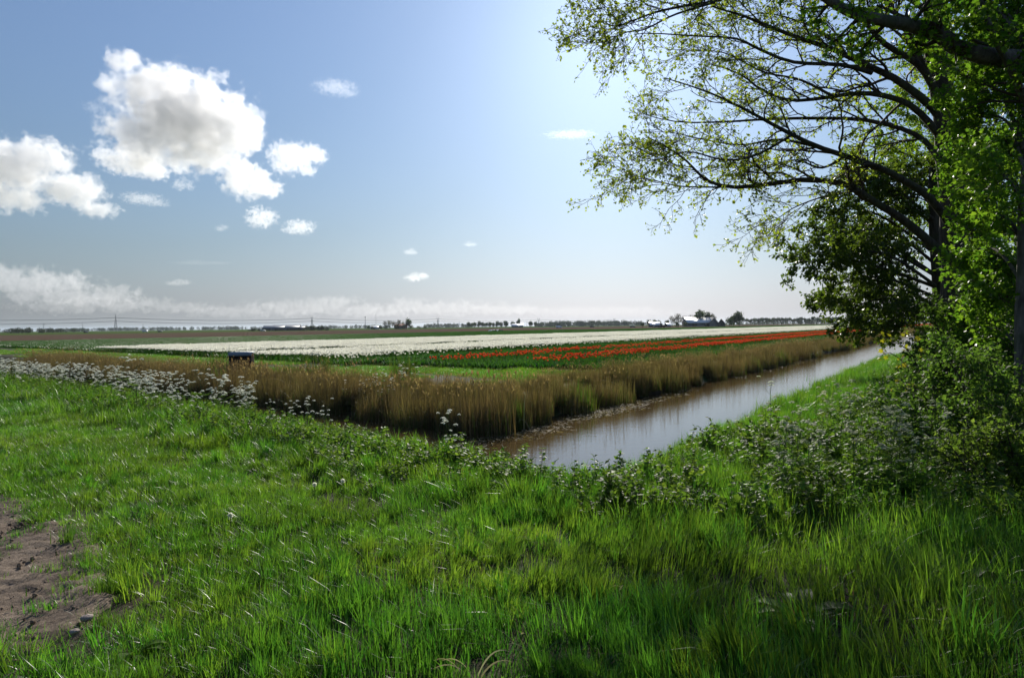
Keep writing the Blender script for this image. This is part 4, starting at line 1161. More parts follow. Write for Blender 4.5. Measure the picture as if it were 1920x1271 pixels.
for k, (px, py, lab, sc) in enumerate([(1500, 1140, 'large broad-leaved dock in the dark grass below the bush', 1.0), (1290, 940, 'dock plant at the edge of the tree shade', 1.0), (130, 845, 'flat dock rosette in the short grass at the left', .9),
                                       (400, 800, 'dark dock on the bank below the cow parsley', 1.2), (1810, 1080, 'dock half hidden in tall grass at the right', .9), (250, 1215, 'small dock beside the end of the earth track', .5)]):
    dock(px, py, lab, sc, 200 + k)
def dry_tuft(px, py, label, n, L, seed, z=0.04):
    r = np.random.default_rng(seed); p = on_plane(px, py, z); b = np.array([p[0], p[1], gz(p[0], p[1])])
    root = empty('dry_grass_tuft', b, label, 'grass tuft', 'bleached grass blades')
    for k in range(n):
        a = PI * (.5 + .9 * (r.random() - .5) * 2) ; Lk = L * r.uniform(.6, 1.2); u = np.linspace(0, 1, 9); d = np.array([math.cos(a), .5 * math.sin(a), 0])
        ctr = d * (Lk * .8 * u ** 1.3)[:, None] + np.array([0, 0, 1]) * (Lk * (.95 * u - .62 * u ** 2.4))[:, None] + np.r_[r.normal(0, .03, 2), 0]
        w = .0055 * (1 - u ** 3) + .0006; sd_ = np.array([-.3, .2, .6])
        V = np.stack([ctr - sd_ * w[:, None], ctr + sd_ * w[:, None]], 1).reshape(-1, 3); i = np.arange(8)[:, None] * 2
        m = MB(); m.add(V, quads=i + [[0, 1, 3, 2]], tint=r.random()); link('blade', m.mesh('dry_blade', M['grass_dry'], True), root)
for k, (px, py, lab, n, L) in enumerate([(890, 1262, 'tuft of long bleached blades at the bottom edge', 6, .26), (1175, 1100, 'single arched white blade in mid grass', 2, .15), (1335, 1250, 'upright pale blade standing at the bottom edge', 2, .18),
                                         (1150, 1225, 'curled pale blades near the bottom right of centre', 5, .16), (960, 1180, 'few looped dry blades right of centre', 3, .10), (560, 1190, 'thin bleached blades in the lower left grass', 3, .12),
                                         (420, 960, 'pale dry blades in sunlit grass below the bank', 3, .15), (1430, 930, 'pale blades at the edge of the maple shade', 3, .16)]):
    dry_tuft(px, py, lab, n, L, 300 + k)
for px, py, lab in [(643, 903, 'white dandelion clock in the middle of the meadow'), (590, 910, 'dandelion clock left of its twin in the meadow'), (432, 968, 'dandelion clock on a bent stalk in the short grass')]:
    p = on_plane(px, py, .20); g0 = gz(p[0], p[1]); m = MB()
    root = empty('dandelion', (p[0], p[1], g0), lab, 'flower')
    m.tubes([[0, .01, 0], [0, 0, .1], [0, 0, .2 - g0]], np.full(3, .0025), 4, 0, .5); link('stem', m.mesh('stem', M['stem']), root)
    m = MB(); r = np.random.default_rng(int(px)); v = unit(r.normal(0, 1, (90, 3))); c = np.array([0, 0, .21 - g0])
    add_leaves(m, c + v * .004, v, unit(r.normal(0, 1, (90, 3))), np.full(90, .02), 'oval', 0, None, r); link('seed_head', m.mesh('seed_head', M['umbel']), root)
# stone and leaf at the edge of the track
M['stone'] = plain_mat('pale_stone', (0.34, 0.29, 0.25), (0.22, 0.17, 0.15), 30, .9, .3, .6, .01)
for px, py, rr, lab in [(163, 1174, .030, 'round pale stone at the edge of the earth track'), (140, 1200, .022, 'small flat stone beside the round pale stone')]:
    p = on_plane(px, py, 0.02); m = MB(); m.sphere((0, 0, 0), (rr * 1.15, rr, rr * .62), 14, 9)
    V = m.v[0]; V *= (1 + .09 * np.sin(V[:, :1] * 190 + 1) * np.cos(V[:, 1:2] * 160) + .05 * np.sin(V[:, 2:3] * 300))
    tag(link('stone', m.mesh('stone', M['stone'], True), None, (p[0], p[1], gz(p[0], p[1]) + .05 + rr * .3), 1.0), lab, 'stone')
# clods on the track
def clod(m, r):
    m.sphere((0, 0, 0), (1, .8, .6), 6, 4); V = m.v[0]; V *= (1 + r.normal(0, .28, (len(V), 1)))
CL = proto(clod, [M['earth']], 5, 'clod')
x = rng.uniform(-6.5, -2.4, 2600); y = rng.uniform(3.0, 6.8, 2600); k = inside(track, x, y)
n = k.sum(); scatter('earth_clods', np.stack([x[k], y[k], gz(x[k], y[k]) + .028], -1), rng.uniform(0, 6, (n, 3)), .004 + .016 * rng.random(n) ** 3, CL, 'small earth clods strewn over the track', 'clods')

# ------------------------------------------------------------------ small weir by the side ditch
M['lid'] = plain_mat('blue_grey_sheet', (0.20, 0.26, 0.33), (0.15, 0.20, 0.26), 3, .45, .5)
M['dark_wood'] = plain_mat('tarred_wood', (0.035, 0.028, 0.024), (0.06, 0.045, 0.036), 9, .85, .2, .4, .01)
M['rust'] = plain_mat('rusty_plate', (0.20, 0.055, 0.030), (0.11, 0.040, 0.028), 6, .8, .3, .3, .01)
p = at(453, 690, 30.5); wz = -0.42
root = empty('weir', (p[0], p[1], wz), 'small dark timber weir with a blue grey lid at the side ditch', 'weir', rz=math.radians(12))
top = at(453, 660, 30.5)[2] - wz
m = MB(); m.box((0, 0, top - .02), (1.02, .62, .035)); lid = link('lid', m.mesh('lid', M['lid']), root)
m = MB(); m.box((0, -.325, top - .10), (1.0, .03, .14)); link('fascia', m.mesh('fascia', M['lid']), lid)
for sx in (-.44, .44):
    for sy in (-.24, .24):
        m = MB(); m.box((sx, sy, (top - .05) / 2), (.09, .09, top - .06)); link('post', m.mesh('post', M['dark_wood']), root)
for k in range(7):
    m = MB(); m.box((-.36 + k * .12, -.20 + .004 * (k % 2), top * .48), (.112, .03, top * .92)); link('plank', m.mesh('plank', M['dark_wood'] if k not in (3, 6) else M['rust']), root)
m = MB(); m.box((0, .22, top * .48), (.8, .03, top * .92)); link('back_panel', m.mesh('back_panel', M['dark_wood']), root)

# ------------------------------------------------------------------ far trees
def far_tree_mesh(seed, kind='round'):
    """trunk and crown of a distant tree of height 1"""
    r = np.random.default_rng(seed)
    tr, cr = MB(), MB()
    tr.tubes([[0, 0, 0], [r.normal(0, .01), 0, .3], [r.normal(0, .02), 0, .75]], np.array([.028, .020, .006]), 6)
    for k in range(7):
        a = r.uniform(0, 6.28); z = r.uniform(.25, .6); L = r.uniform(.15, .32)
        tr.tubes([[0, 0, z], [math.cos(a) * L * .6, math.sin(a) * L * .6, z + L * .5], [math.cos(a) * L, math.sin(a) * L, z + L * 1.0]], np.array([.012, .008, .003]), 4)
    n = {'round': 620, 'tall': 520, 'bare': 420, 'hedge': 520, 'row': 420}[kind]
    lobes = r.normal(0, 1, (11, 3)); lobes = unit(lobes) * r.uniform(.3, .85, (11, 1))
    pos = lobes[r.integers(0, 11, n)] + r.normal(0, .26, (n, 3))
    pos /= np.maximum(1.0, np.linalg.norm(pos, axis=1, keepdims=True) / 1.05)
    if kind in ('round', 'bare'): S_ = (.36, .36, .40); zc = .60
    elif kind == 'tall': S_ = (.20, .20, .42); zc = .56
    elif kind == 'row': S_ = (.34, .34, .30); zc = .68
    else: S_ = (.60, .45, .52); zc = .46
    pos = pos * np.array(S_) + np.array([0, 0, zc])
    add_leaves(cr, pos, r.normal(0, 1, (n, 3)), r.normal(0, 1, (n, 3)), r.uniform(.07, .14, n) * (.62 if kind == 'bare' else 1), 'lobed', 0, None, r)
    lm = M['far_bare'] if kind == 'bare' else M['far_leaf']
    return tr.mesh('trunk', M['twig']), cr.mesh('crown', lm)
FT = {k: [far_tree_mesh(400 + 10 * i + j, k) for j in range(4)] for i, k in enumerate(('round', 'tall', 'bare', 'hedge', 'row'))}
def ground_at(px, Y, z=FIELD_Z):
    d = ray(px, 612); return np.array([d[0] / d[1] * Y, Y, z])
def far_tree(px, Y, h_px, kind, label, group=None, wide=1.0, name='tree'):
    p = ground_at(px, Y); h = h_px * Y / F
    root = empty(name, p, label, 'tree' if kind != 'hedge' else 'shrub', group, rng.uniform(0, 6.28))
    root.scale = (h * wide, h * wide, h)
    a, b_ = FT[kind][rng.integers(4)]
    link('trunk', a, root); link('crown', b_, root)
    return root
# trees round the brick farmhouse in the middle
for px, h, kind, lab in [(713, 9, 'hedge', 'low dark shrub left of the central farm'), (722, 15, 'bare', 'bare young tree at the left of the central farm'), (731, 18, 'bare', 'tall bare tree left over the farm roof'), (739, 16, 'bare', 'second bare tree above the farm roof'),
                         (748, 17, 'bare', 'bare tree behind the brick roof'), (755, 14, 'bare', 'small bare tree beside the round one'), (766, 20, 'round', 'large round-crowned tree right of the brick farmhouse'), (726, 9, 'hedge', 'light green clipped shrub before the central farm'),
                         (742, 8, 'hedge', 'dark garden shrub in front of the brick farmhouse'), (757, 8, 'hedge', 'garden shrub below the round-crowned tree'), (771, 8, 'hedge', 'shrub at the right corner of the central farm'),
                         (690, 7, 'hedge', 'low shrub below the round-headed mast'), (698, 7, 'hedge', 'low shrub between mast and farm'), (785, 6, 'hedge', 'hedge shrub right of the central farm'), (797, 6, 'hedge', 'last hedge shrub right of the central farm')]:
    far_tree(px, 850 + rng.uniform(-15, 15), h, kind, lab, 'trees of the central farm', 1.0 if kind != 'hedge' else 1.2)
for k, px in enumerate([878, 885, 891, 898, 904, 911, 918, 925, 932, 940]):
    ord_ = ['leftmost', 'second', 'third', 'fourth', 'fifth', 'sixth', 'seventh', 'eighth', 'ninth', 'tenth'][k]
    far_tree(px, 1000 + rng.uniform(-20, 20), rng.uniform(10, 13), 'round', '%s tree, counted from its far end, in the dark clump before the white-roofed shed' % ord_, 'clump left of the white shed', 1.0)
for px, h, lab in [(948, 14, 'pale green tree just left of the white-roofed shed'), (962, 12, 'tree behind the white-roofed shed'), (972, 17, 'tall thin tree behind the white-roofed shed'), (995, 12, 'tree right of the white-roofed shed'), (1004, 11, 'last tree right of the white-roofed shed')]:
    far_tree(px, 1010, h, 'tall' if px == 972 else 'round', lab, 'trees by the white shed', 1.1)
# right-hand farm
for px, h, kind, lab in [(1205, 10, 'round', 'small tree at the left end of the right-hand farm'), (1217, 15, 'round', 'tree above the low white roof'), (1228, 15, 'round', 'second tree above the low white roof'), (1236, 13, 'round', 'tree right of the low white roof'), (1250, 13, 'round', 'tree beside the parked tractor'),
                         (1260, 20, 'bare', 'bushy half-bare tree left of the long white barn'), (1272, 24, 'bare', 'tall half-bare tree at the left end of the long white barn'), (1283, 22, 'bare', 'bare tree behind the left end of the long barn'), (1297, 24, 'bare', 'bare tree behind the long white barn'), (1305, 22, 'bare', 'second bare tree behind the long white barn'),
                         (1314, 31, 'round', 'tall green tree rising behind the long white barn'), (1326, 27, 'round', 'broad tree behind the right part of the white barn'), (1335, 24, 'bare', 'bare tree by the gable of the grey barn'),
                         (1368, 18, 'hedge', 'light green shrub mass right of the dark shed'), (1376, 22, 'round', 'green tree right of the dark shed'), (1386, 28, 'round', 'tall round tree right of the farm'), (1286, 9, 'hedge', 'shrub in front of the long white barn'), (1300, 9, 'hedge', 'second shrub in front of the long barn'), (1315, 8, 'hedge', 'third shrub in front of the long barn'), (1268, 11, 'hedge', 'shrub at the foot of the tall half-bare tree')]:
    far_tree(px, 560 + rng.uniform(-12, 12) + (0 if kind == 'hedge' else 15), h, kind, lab, 'trees of the right-hand farm', 1.0)
# avenue of equal trees
ONES = ['', 'first', 'second', 'third', 'fourth', 'fifth', 'sixth', 'seventh', 'eighth', 'ninth', 'tenth', 'eleventh', 'twelfth', 'thirteenth', 'fourteenth', 'fifteenth', 'sixteenth', 'seventeenth', 'eighteenth', 'nineteenth', 'twentieth']
ordinal = lambda k: ONES[k] if k <= 20 else ('thirtieth' if k == 30 else 'twenty-' + ONES[k - 20])
for k in range(30):
    far_tree(1393 + k * 7.3, 900 + k * 6, 13.5 + rng.normal(0, .5), 'row', '%s round-headed tree from the farm end of the even roadside row' % ordinal(k + 1), 'even row of roadside trees', .95)
# distant woods as masses of crowns
def wood(name, px0, px1, Y, h_px, label, n, depth=60, mat='far_wood'):
    m = MB(); r = np.random.default_rng(abs(int(px0)) + 5)
    A = ground_at(px0, Y); B = ground_at(px1, Y)
    for k in range(n):
        u = r.random(); c = A + (B - A) * u + np.array([0, r.uniform(0, depth), 0]); h = h_px * Y / F * r.uniform(.7, 1.08) * (1 - .45 * abs(2 * u - 1) ** 8)
        q = 70; v = unit(r.normal(0, 1, (q, 3))) * r.uniform(.5, 1.0, (q, 1)) * np.array([h * .5, h * .5, h * .5]) + c + np.array([0, 0, h * .52])
        add_leaves(m, v, r.normal(0, 1, (q, 3)), r.normal(0, 1, (q, 3)), r.uniform(.16, .30, q) * h, 'oval', 0, None, r)
    return tag(link(name, m.mesh(name, M[mat])), label, 'wood', None, 'stuff')
wood('far_wood', -60, 83, 760, 10, 'dark round-topped wood at the far left', 60)
wood('far_wood', 100, 140, 1500, 8, 'small distant wood between the two turbines', 40)
wood('far_wood', 140, 500, 2400, 7, 'thin blue tree line below the first pylon', 190)
wood('far_wood', 500, 720, 2200, 7, 'blue tree line behind the grey barns', 120)
wood('far_wood', 790, 880, 1900, 8, 'small tree belt below the third pylon', 60)
wood('far_wood', 1003, 1215, 1500, 10.5, 'long level wood right of the white-roofed shed', 190)
wood('far_wood', 1385, 1900, 1250, 9, 'dark wood behind the even row of trees', 220)
wood('far_hedge', 463, 500, 640, 5, 'low hedge left of the grey barns', 24, 6)
wood('far_hedge', 565, 612, 640, 8, 'hedge and shrubs right of the grey barns', 40, 10)

# ------------------------------------------------------------------ far buildings
M['grey_roof'] = plain_mat('grey_sheet_roof', (0.15, 0.165, 0.19), (0.115, 0.13, 0.15), .6, .5, .4)
M['white_roof'] = plain_mat('white_sheet_roof', (0.80, 0.80, 0.80), (0.72, 0.72, 0.73), .5, .32, .6)
M['brick_roof'] = plain_mat('red_tile_roof', (0.20, 0.085, 0.055), (0.15, 0.062, 0.045), 1.2, .8)
M['dark_wall'] = plain_mat('dark_cladding', (0.035, 0.035, 0.038), (0.055, 0.052, 0.050), .8, .8)
M['grey_wall'] = plain_mat('grey_cladding', (0.16, 0.16, 0.165), (0.12, 0.12, 0.125), .8, .7)
M['brick'] = plain_mat('brick_wall', (0.18, 0.09, 0.065), (0.13, 0.065, 0.05), 2, .85)
M['pale_wall'] = plain_mat('pale_render', (0.55, 0.54, 0.50), (0.45, 0.44, 0.42), 1, .8)
M['glass'] = plain_mat('window_glass', (0.03, 0.04, 0.05), (0.02, 0.025, 0.03), 1, .08, .6)
M['white_paint'] = plain_mat('white_paint', (0.78, 0.78, 0.76), (0.70, 0.70, 0.69), 2, .5)
def barn(px, Y, L, W, eave, ridge, rz, roof, wall, label, doors=1, windows=3):
    p = ground_at(px, Y)
    root = empty('barn', p, label, 'barn', None, rz)
    m = MB(); w, l = W / 2, L / 2
    m.add([[-l, -w, 0], [l, -w, 0], [l, w, 0], [-l, w, 0], [-l, -w, eave], [l, -w, eave], [l, w, eave], [-l, w, eave], [-l, 0, ridge - .15], [l, 0, ridge - .15]],
          tris=[[4, 8, 7], [5, 6, 9]], quads=[[0, 1, 5, 4], [2, 3, 7, 6], [1, 2, 6, 5], [3, 0, 4, 7]])
    link('wall', m.mesh('wall', M[wall]), root)
    sl = (ridge - eave) / w; o = .5
    for sg in (-1, 1):
        m = MB(); y0, z0 = sg * (w + o), eave - sl * o
        m.add([[-l - o, y0, z0], [l + o, y0, z0], [l + o, 0, ridge], [-l - o, 0, ridge], [-l - o, y0, z0 + .18], [l + o, y0, z0 + .18], [l + o, 0, ridge + .18], [-l - o, 0, ridge + .18]],
              quads=[[0, 1, 2, 3], [4, 5, 6, 7], [0, 1, 5, 4], [1, 2, 6, 5], [2, 3, 7, 6], [3, 0, 4, 7]])
        link('roof', m.mesh('roof', M[roof]), root)
    for k in range(doors):
        m = MB(); m.box((-l + (k + .5) * L / max(doors, 1), -w - .06, eave * .42), (min(4, L * .25), .1, eave * .84)); link('door', m.mesh('door', M['grey_wall'] if wall != 'grey_wall' else M['dark_wall']), root)
    for k in range(windows):
        m = MB(); m.box((-l + (k + .2) * L / max(windows, 1), -w - .05, eave * .6), (1.2, .08, eave * .28)); link('window', m.mesh('window', M['glass']), root)
    return root
barn(515, 670, 20, 14, 2.6, 5.2, .05, 'grey_roof', 'dark_wall', 'left grey barn of the low pair on the horizon')
barn(538, 672, 26, 16, 2.6, 5.6, .03, 'grey_roof', 'dark_wall', 'long middle grey barn on the horizon')
barn(561, 674, 12, 12, 2.2, 4.6, 0, 'grey_roof', 'dark_wall', 'small dark barn at the right of the grey pair')
barn(752, 853, 15, 9, 2.6, 6.0, .1, 'brick_roof', 'brick', 'red-roofed brick farmhouse among the central trees', 1, 4)
barn(703, 860, 11, 7, 2.4, 4.2, 0, 'white_roof', 'pale_wall', 'small pale shed left of the central farm', 1, 1)
barn(970, 985, 16, 12, 2.6, 5.4, .05, 'white_roof', 'dark_wall', 'white-roofed shed beside the far tree clump', 1, 2)
barn(1227, 548, 8, 8, 2.0, 4.2, 0, 'white_roof', 'dark_wall', 'low white-roofed shed left of the right-hand farm', 1, 1)
barn(1252, 550, 3.2, 4, 1.6, 3.2, .5, 'white_roof', 'dark_wall', 'tiny white-roofed hut beside the tractor', 0, 0)
barn(1309, 565, 22, 18, 3.4, 7.6, 0, 'white_roof', 'grey_wall', 'long white-roofed barn of the right-hand farm', 2, 4)
barn(1338, 556, 9, 6.4, 3.4, 7.2, PI / 2 - .2, 'grey_roof', 'grey_wall', 'grey gabled barn at the right end of the white barn', 1, 1)
barn(1353, 552, 9, 5.6, 2.4, 6.2, PI / 2 - .35, 'grey_roof', 'dark_wall', 'dark gabled shed next to the grey barn', 1, 1)

# ------------------------------------------------------------------ vehicles by the fields
M['car_dark'] = plain_mat('dark_car_paint', (0.03, 0.03, 0.035), (0.04, 0.04, 0.045), 1, .25, .6)
M['car_white'] = plain_mat('white_car_paint', (0.75, 0.75, 0.76), (0.70, 0.70, 0.71), 1, .3, .6)
M['car_red'] = plain_mat('dark_red_paint', (0.16, 0.025, 0.022), (0.12, 0.02, 0.02), 1, .4, .5)
M['tyre'] = plain_mat('tyre_rubber', (0.02, 0.02, 0.02), (0.03, 0.03, 0.03), 5, .85)
def wheel(root, x, y, r0, w=.22):
    m = MB(); th = np.linspace(0, 2 * PI, 15)[:-1]
    for sgn in (0,):
        V = np.concatenate([np.stack([x + r0 * np.cos(th), np.full(14, y - w / 2), r0 + r0 * np.sin(th)], -1), np.stack([x + r0 * np.cos(th), np.full(14, y + w / 2), r0 + r0 * np.sin(th)], -1), [[x, y - w / 2, r0], [x, y + w / 2, r0]]])
        j = np.arange(14); j2 = (j + 1) % 14
        m.add(V, tris=np.concatenate([np.stack([np.full(14, 28), j2, j], -1), np.stack([np.full(14, 29), j + 14, j2 + 14], -1)]), quads=np.stack([j, j2, j2 + 14, j + 14], -1))
    link('wheel', m.mesh('wheel', M['tyre']), root)
def car(px, Y, paint, label, van=False, rz=0.0):
    root = empty('parked_car', ground_at(px, Y), label, 'car', None, rz)
    prof = [(-2.1, .35), (2.1, .35), (2.15, .75), (1.3, .95), (.6, 1.42), (-1.2, 1.45), (-1.95, .95), (-2.15, .8)] if not van else [(-2.5, .4), (2.5, .4), (2.55, 1.0), (1.9, 1.25), (1.4, 2.1), (-2.5, 2.15)]
    n = len(prof); V = [[a, -.85, b_] for a, b_ in prof] + [[a, .85, b_] for a, b_ in prof]
    m = MB(); m.add(V, quads=[[k, (k + 1) % n, n + (k + 1) % n, n + k] for k in range(n)], tris=[[0, k + 1, k] for k in range(1, n - 1)] + [[n, n + k, n + k + 1] for k in range(1, n - 1)])
    link('body', m.mesh('body', M[paint]), root)
    for sy in (-1, 1):
        m = MB()
        if van: m.box((1.25, sy * .86, 1.6), (.7, .03, .5))
        else: m.box((-.3, sy * .86, 1.17), (1.5, .03, .34))
        link('window', m.mesh('window', M['glass']), root)
        for sx in (-1.35, 1.35): wheel(root, sx * (1.15 if van else 1), sy * .8, .34)
def tractor(px, Y, paint, label, rz=0.0):
    root = empty('tractor', ground_at(px, Y), label, 'tractor', None, rz)
    m = MB(); m.box((1.1, 0, 1.2), (2.0, .8, .8)); m.box((-.4, 0, 1.0), (1.4, 1.0, .6)); link('body', m.mesh('body', M[paint]), root)
    m = MB(); m.box((-.5, 0, 2.05), (1.4, 1.3, 1.4)); link('cabin', m.mesh('cabin', M['glass']), root)
    m = MB(); m.box((-.5, 0, 2.82), (1.6, 1.5, .12)); link('cabin_roof', m.mesh('cabin_roof', M[paint]), root)
    for sy in (-1, 1): wheel(root, -.7, sy * .95, .85, .45); wheel(root, 1.6, sy * .8, .5, .3)
tractor(1241, 470, 'car_red', 'dark red tractor left of the right-hand farm', .2)
car(1231, 468, 'car_dark', 'dark car parked beside the red tractor')
car(1186, 520, 'car_dark', 'dark car alone on the field track left of the farm')
car(1110, 640, 'car_dark', 'small dark car on the field track below the long wood')
car(1048, 560, 'car_white', 'white van on the field track below the long wood', True)
car(300, 640, 'car_dark', 'dark car on the track right of the first pylon')
car(272, 660, 'car_white', 'white van right of the first pylon', True)
car(161, 640, 'car_dark', 'dark car below the three-bladed turbine')
car(493, 560, 'car_white', 'white car on the track before the grey barns')
# heaps of filled bags left on the green field
for px, col, w, lab in [(922, 'white_paint', 2.0, 'pale heap of covered bags at the far field edge'), (931, 'white_paint', 1.4, 'smaller pale heap at the far field edge'), (927, 'dark_wall', 2.2, 'dark heap between the two pale ones'), (937, 'dark_wall', 1.8, 'dark heap right of the pale ones')]:
    m = MB(); r = np.random.default_rng(px)
    for k in range(6): m.sphere((r.uniform(-w, w) * .5, r.uniform(-.6, .6), r.uniform(.2, .5)), (w * .3, .5, .35), 8, 5)
    tag(link('bag_heap', m.mesh('bag_heap', M[col], True), None, ground_at(px, 265)), lab, 'heap')

# ------------------------------------------------------------------ pylons, cables, turbines, masts
M['steel'] = plain_mat('galvanised_steel', (0.16, 0.17, 0.19), (0.12, 0.13, 0.145), .2, .6, .4)
M['cable'] = plain_mat('cable', (0.10, 0.105, 0.12), (0.08, 0.085, 0.10), .1, .6)
M['turbine'] = plain_mat('turbine_grey', (0.30, 0.31, 0.33), (0.26, 0.27, 0.29), .2, .5)
def pylon(px, Y, h_px, label, rz):
    H = h_px * Y / F; p = ground_at(px, Y)
    root = empty('pylon', p, label, 'pylon', 'pylons of the power line', rz)
    k = H / 40.0; r0 = .30 * max(1, Y / 1800)
    for sx in (-1, 1):
        for sy in (-1, 1):
            m = MB(); m.tubes(np.array([[sx * 4.2, sy * 4.2, 0], [sx * 1.7, sy * 1.7, 17], [sx * 1.3, sy * 1.3, 26]]) * k, np.full(3, r0), 4); link('leg', m.mesh('leg', M['steel']), root)
    m = MB()
    zs = [0, 5, 10, 14, 17, 20, 23, 26]
    wd = lambda z: 4.2 + (1.7 - 4.2) * z / 17 if z < 17 else 1.7 - .4 * (z - 17) / 9
    for a, b_ in zip(zs, zs[1:]):
        for (x0, y0), (x1, y1) in (((-1, -1), (1, -1)), ((1, -1), (1, 1)), ((1, 1), (-1, 1)), ((-1, 1), (-1, -1))):
            m.tubes(np.array([[x0 * wd(a), y0 * wd(a), a], [x1 * wd(b_), y1 * wd(b_), b_]]) * k, np.full(2, r0 * .5), 3)
            m.tubes(np.array([[x1 * wd(a), y1 * wd(a), a], [x0 * wd(b_), y0 * wd(b_), b_]]) * k, np.full(2, r0 * .5), 3)
    link('bracing', m.mesh('bracing', M['steel']), root)
    for z, w in ((23, 9.0), (31, 7.5)):
        m = MB()
        m.tubes(np.array([[-w, 0, z], [w, 0, z]]) * k, np.full(2, r0 * 1.1), 4); m.tubes(np.array([[-w, 0, z], [0, 0, z + 2.2], [w, 0, z]]) * k, np.full(3, r0 * .7), 4)
        link('crossarm', m.mesh('crossarm', M['steel']), root)
    for sx in (-1, 1):
        m = MB(); m.tubes(np.array([[sx * 1.3, 0, 26], [sx * 4.2, 0, 33], [sx * 5.2, 0, 40]]) * k, np.array([r0 * 1.4, r0 * 1.2, r0 * .7]), 4); m.tubes(np.array([[sx * 1.3, 1.0, 26], [sx * 3.2, 0, 34]]) * k, np.full(2, r0 * .8), 4)
        link('horn', m.mesh('horn', M['steel']), root)
    return p, k
PY = [(-360, 1120, 46, 'outer pylon'), (217, 1550, 33, 'nearest and tallest lattice pylon at the left'), (585, 2050, 26, 'lattice pylon above the grey barns'), (821, 2560, 21, 'lattice pylon right of the central farm'), (1010, 3300, 16.5, 'small lattice pylon right of the white-roofed shed'), (1152, 3900, 14.5, 'farthest small lattice pylon above the long wood')]
tops = []
for n_, (px, Y_, h, lab) in enumerate(PY):
    rz_ = [-.9, -1.15, -.75, -.6, -.15, -.1][n_]
    if n_ == 0:
        p = ground_at(px, Y_); kk = h * Y_ / F / 40; tops.append((p, kk)); continue
    tops.append(pylon(px, Y_, h, lab, rz_))
names_ = ['left of the nearest pylon', 'between the nearest pylon and the barns', 'between the barns and the central farm', 'between the third and fourth pylons', 'between the two farthest pylons']
for n_, ((p, k), (p2, k2)) in enumerate(zip(tops, tops[1:])):
    for z, lev in ((31, 'upper'), (23, 'lower')):
        A = p + [0, 0, z * k]; B = p2 + [0, 0, z * k2]; u = np.linspace(0, 1, 24)[:, None]
        P = A + (B - A) * u - np.array([0, 0, 1]) * (4 * 6.5 * k * u * (1 - u))
        m = MB(); m.tubes(P, np.linspace(.40, .40, 24) * np.clip((p[1] + (p2[1] - p[1]) * u[:, 0]) / 1500, .8, 2.2), 4)
        tag(link('power_cable', m.mesh('power_cable', M['cable'])), '%s cable bundle %s' % (lev, names_[n_]), 'cable', 'cables of the power line')
def turbine(px, Y, top_px, label, rot=0.3, face=0.0, blade=.55):
    p = ground_at(px, Y); H = (top_px) * Y / F
    root = empty('wind_turbine', p, label, 'wind turbine', 'wind turbines on the horizon', face)
    m = MB(); m.tubes(np.array([[0, 0, 0], [0, 0, H * .5], [0, 0, H]]), np.array([.045, .036, .028]) * H, 10); link('tower', m.mesh('tower', M['turbine']), root)
    m = MB(); m.box((0, .01 * H, H), (.05 * H, .14 * H, .055 * H)); link('nacelle', m.mesh('nacelle', M['turbine']), root)
    m = MB(); m.sphere((0, -.09 * H, H), .035 * H, 8, 6); hub = link('hub', m.mesh('hub', M['turbine'], True), root)
    for k in range(3):
        a = rot + k * 2 * PI / 3; d = np.array([math.cos(a), 0, math.sin(a)]); c = np.array([0, -.09 * H, H])
        m = MB(); m.tubes(np.array([c, c + d * H * blade * .3, c + d * H * blade]), np.array([.012, .020, .004]) * H, 5); link('blade', m.mesh('blade', M['turbine']), hub)
turbine(155, 2600, 13, 'three-bladed turbine left of the nearest pylon', PI / 2)
turbine(82, 2300, 14, 'turbine seen edge-on above the dark wood', 1.9, 1.3, .45)
turbine(268, 2500, 11, 'small turbine right of the nearest pylon', 1.7, 1.4, .3)
turbine(813, 2400, 9, 'small turbine just left of the third pylon', 1.6, 1.3, .3)
turbine(861, 2300, 10, 'small turbine right of the third pylon', 1.6, 1.35, .3)
turbine(906, 2500, 8, 'small turbine above the dark tree clump', 1.6, 1.3, .3)
turbine(988, 2700, 8, 'small turbine right of the tall thin tree', 1.6, 1.3, .3)
p = ground_at(685, 870); H = 23 * 870 / F
root = empty('mast', p, 'dark round-headed mast left of the central farm', 'mast')
m = MB(); m.tubes(np.array([[0, 0, 0], [0, 0, H]]), np.array([.32, .26]), 8); link('pole', m.mesh('pole', M['steel']), root)
m = MB(); m.sphere((0, 0, H), (.75, .75, .6), 10, 7); link('head', m.mesh('head', M['dark_wall'], True), root)
p = ground_at(705, 1500); H = 28 * 1500 / F
root = empty('mast', p, 'thin tall lattice mast left of the central farm', 'mast')
for k in range(3):
    a = k * 2 * PI / 3; m = MB(); m.tubes(np.array([[.5 * math.cos(a), .5 * math.sin(a), 0], [.4 * math.cos(a), .4 * math.sin(a), H]]), np.full(2, .12), 4); link('chord', m.mesh('chord', M['steel']), root)
m = MB()
for k in range(16):
    z = H * k / 16; m.tubes(np.array([[.5, 0, z], [-.25, .43, z + H / 32], [-.25, -.43, z + H / 16]]), np.full(3, .08), 3)
link('bracing', m.mesh('bracing', M['steel']), root)

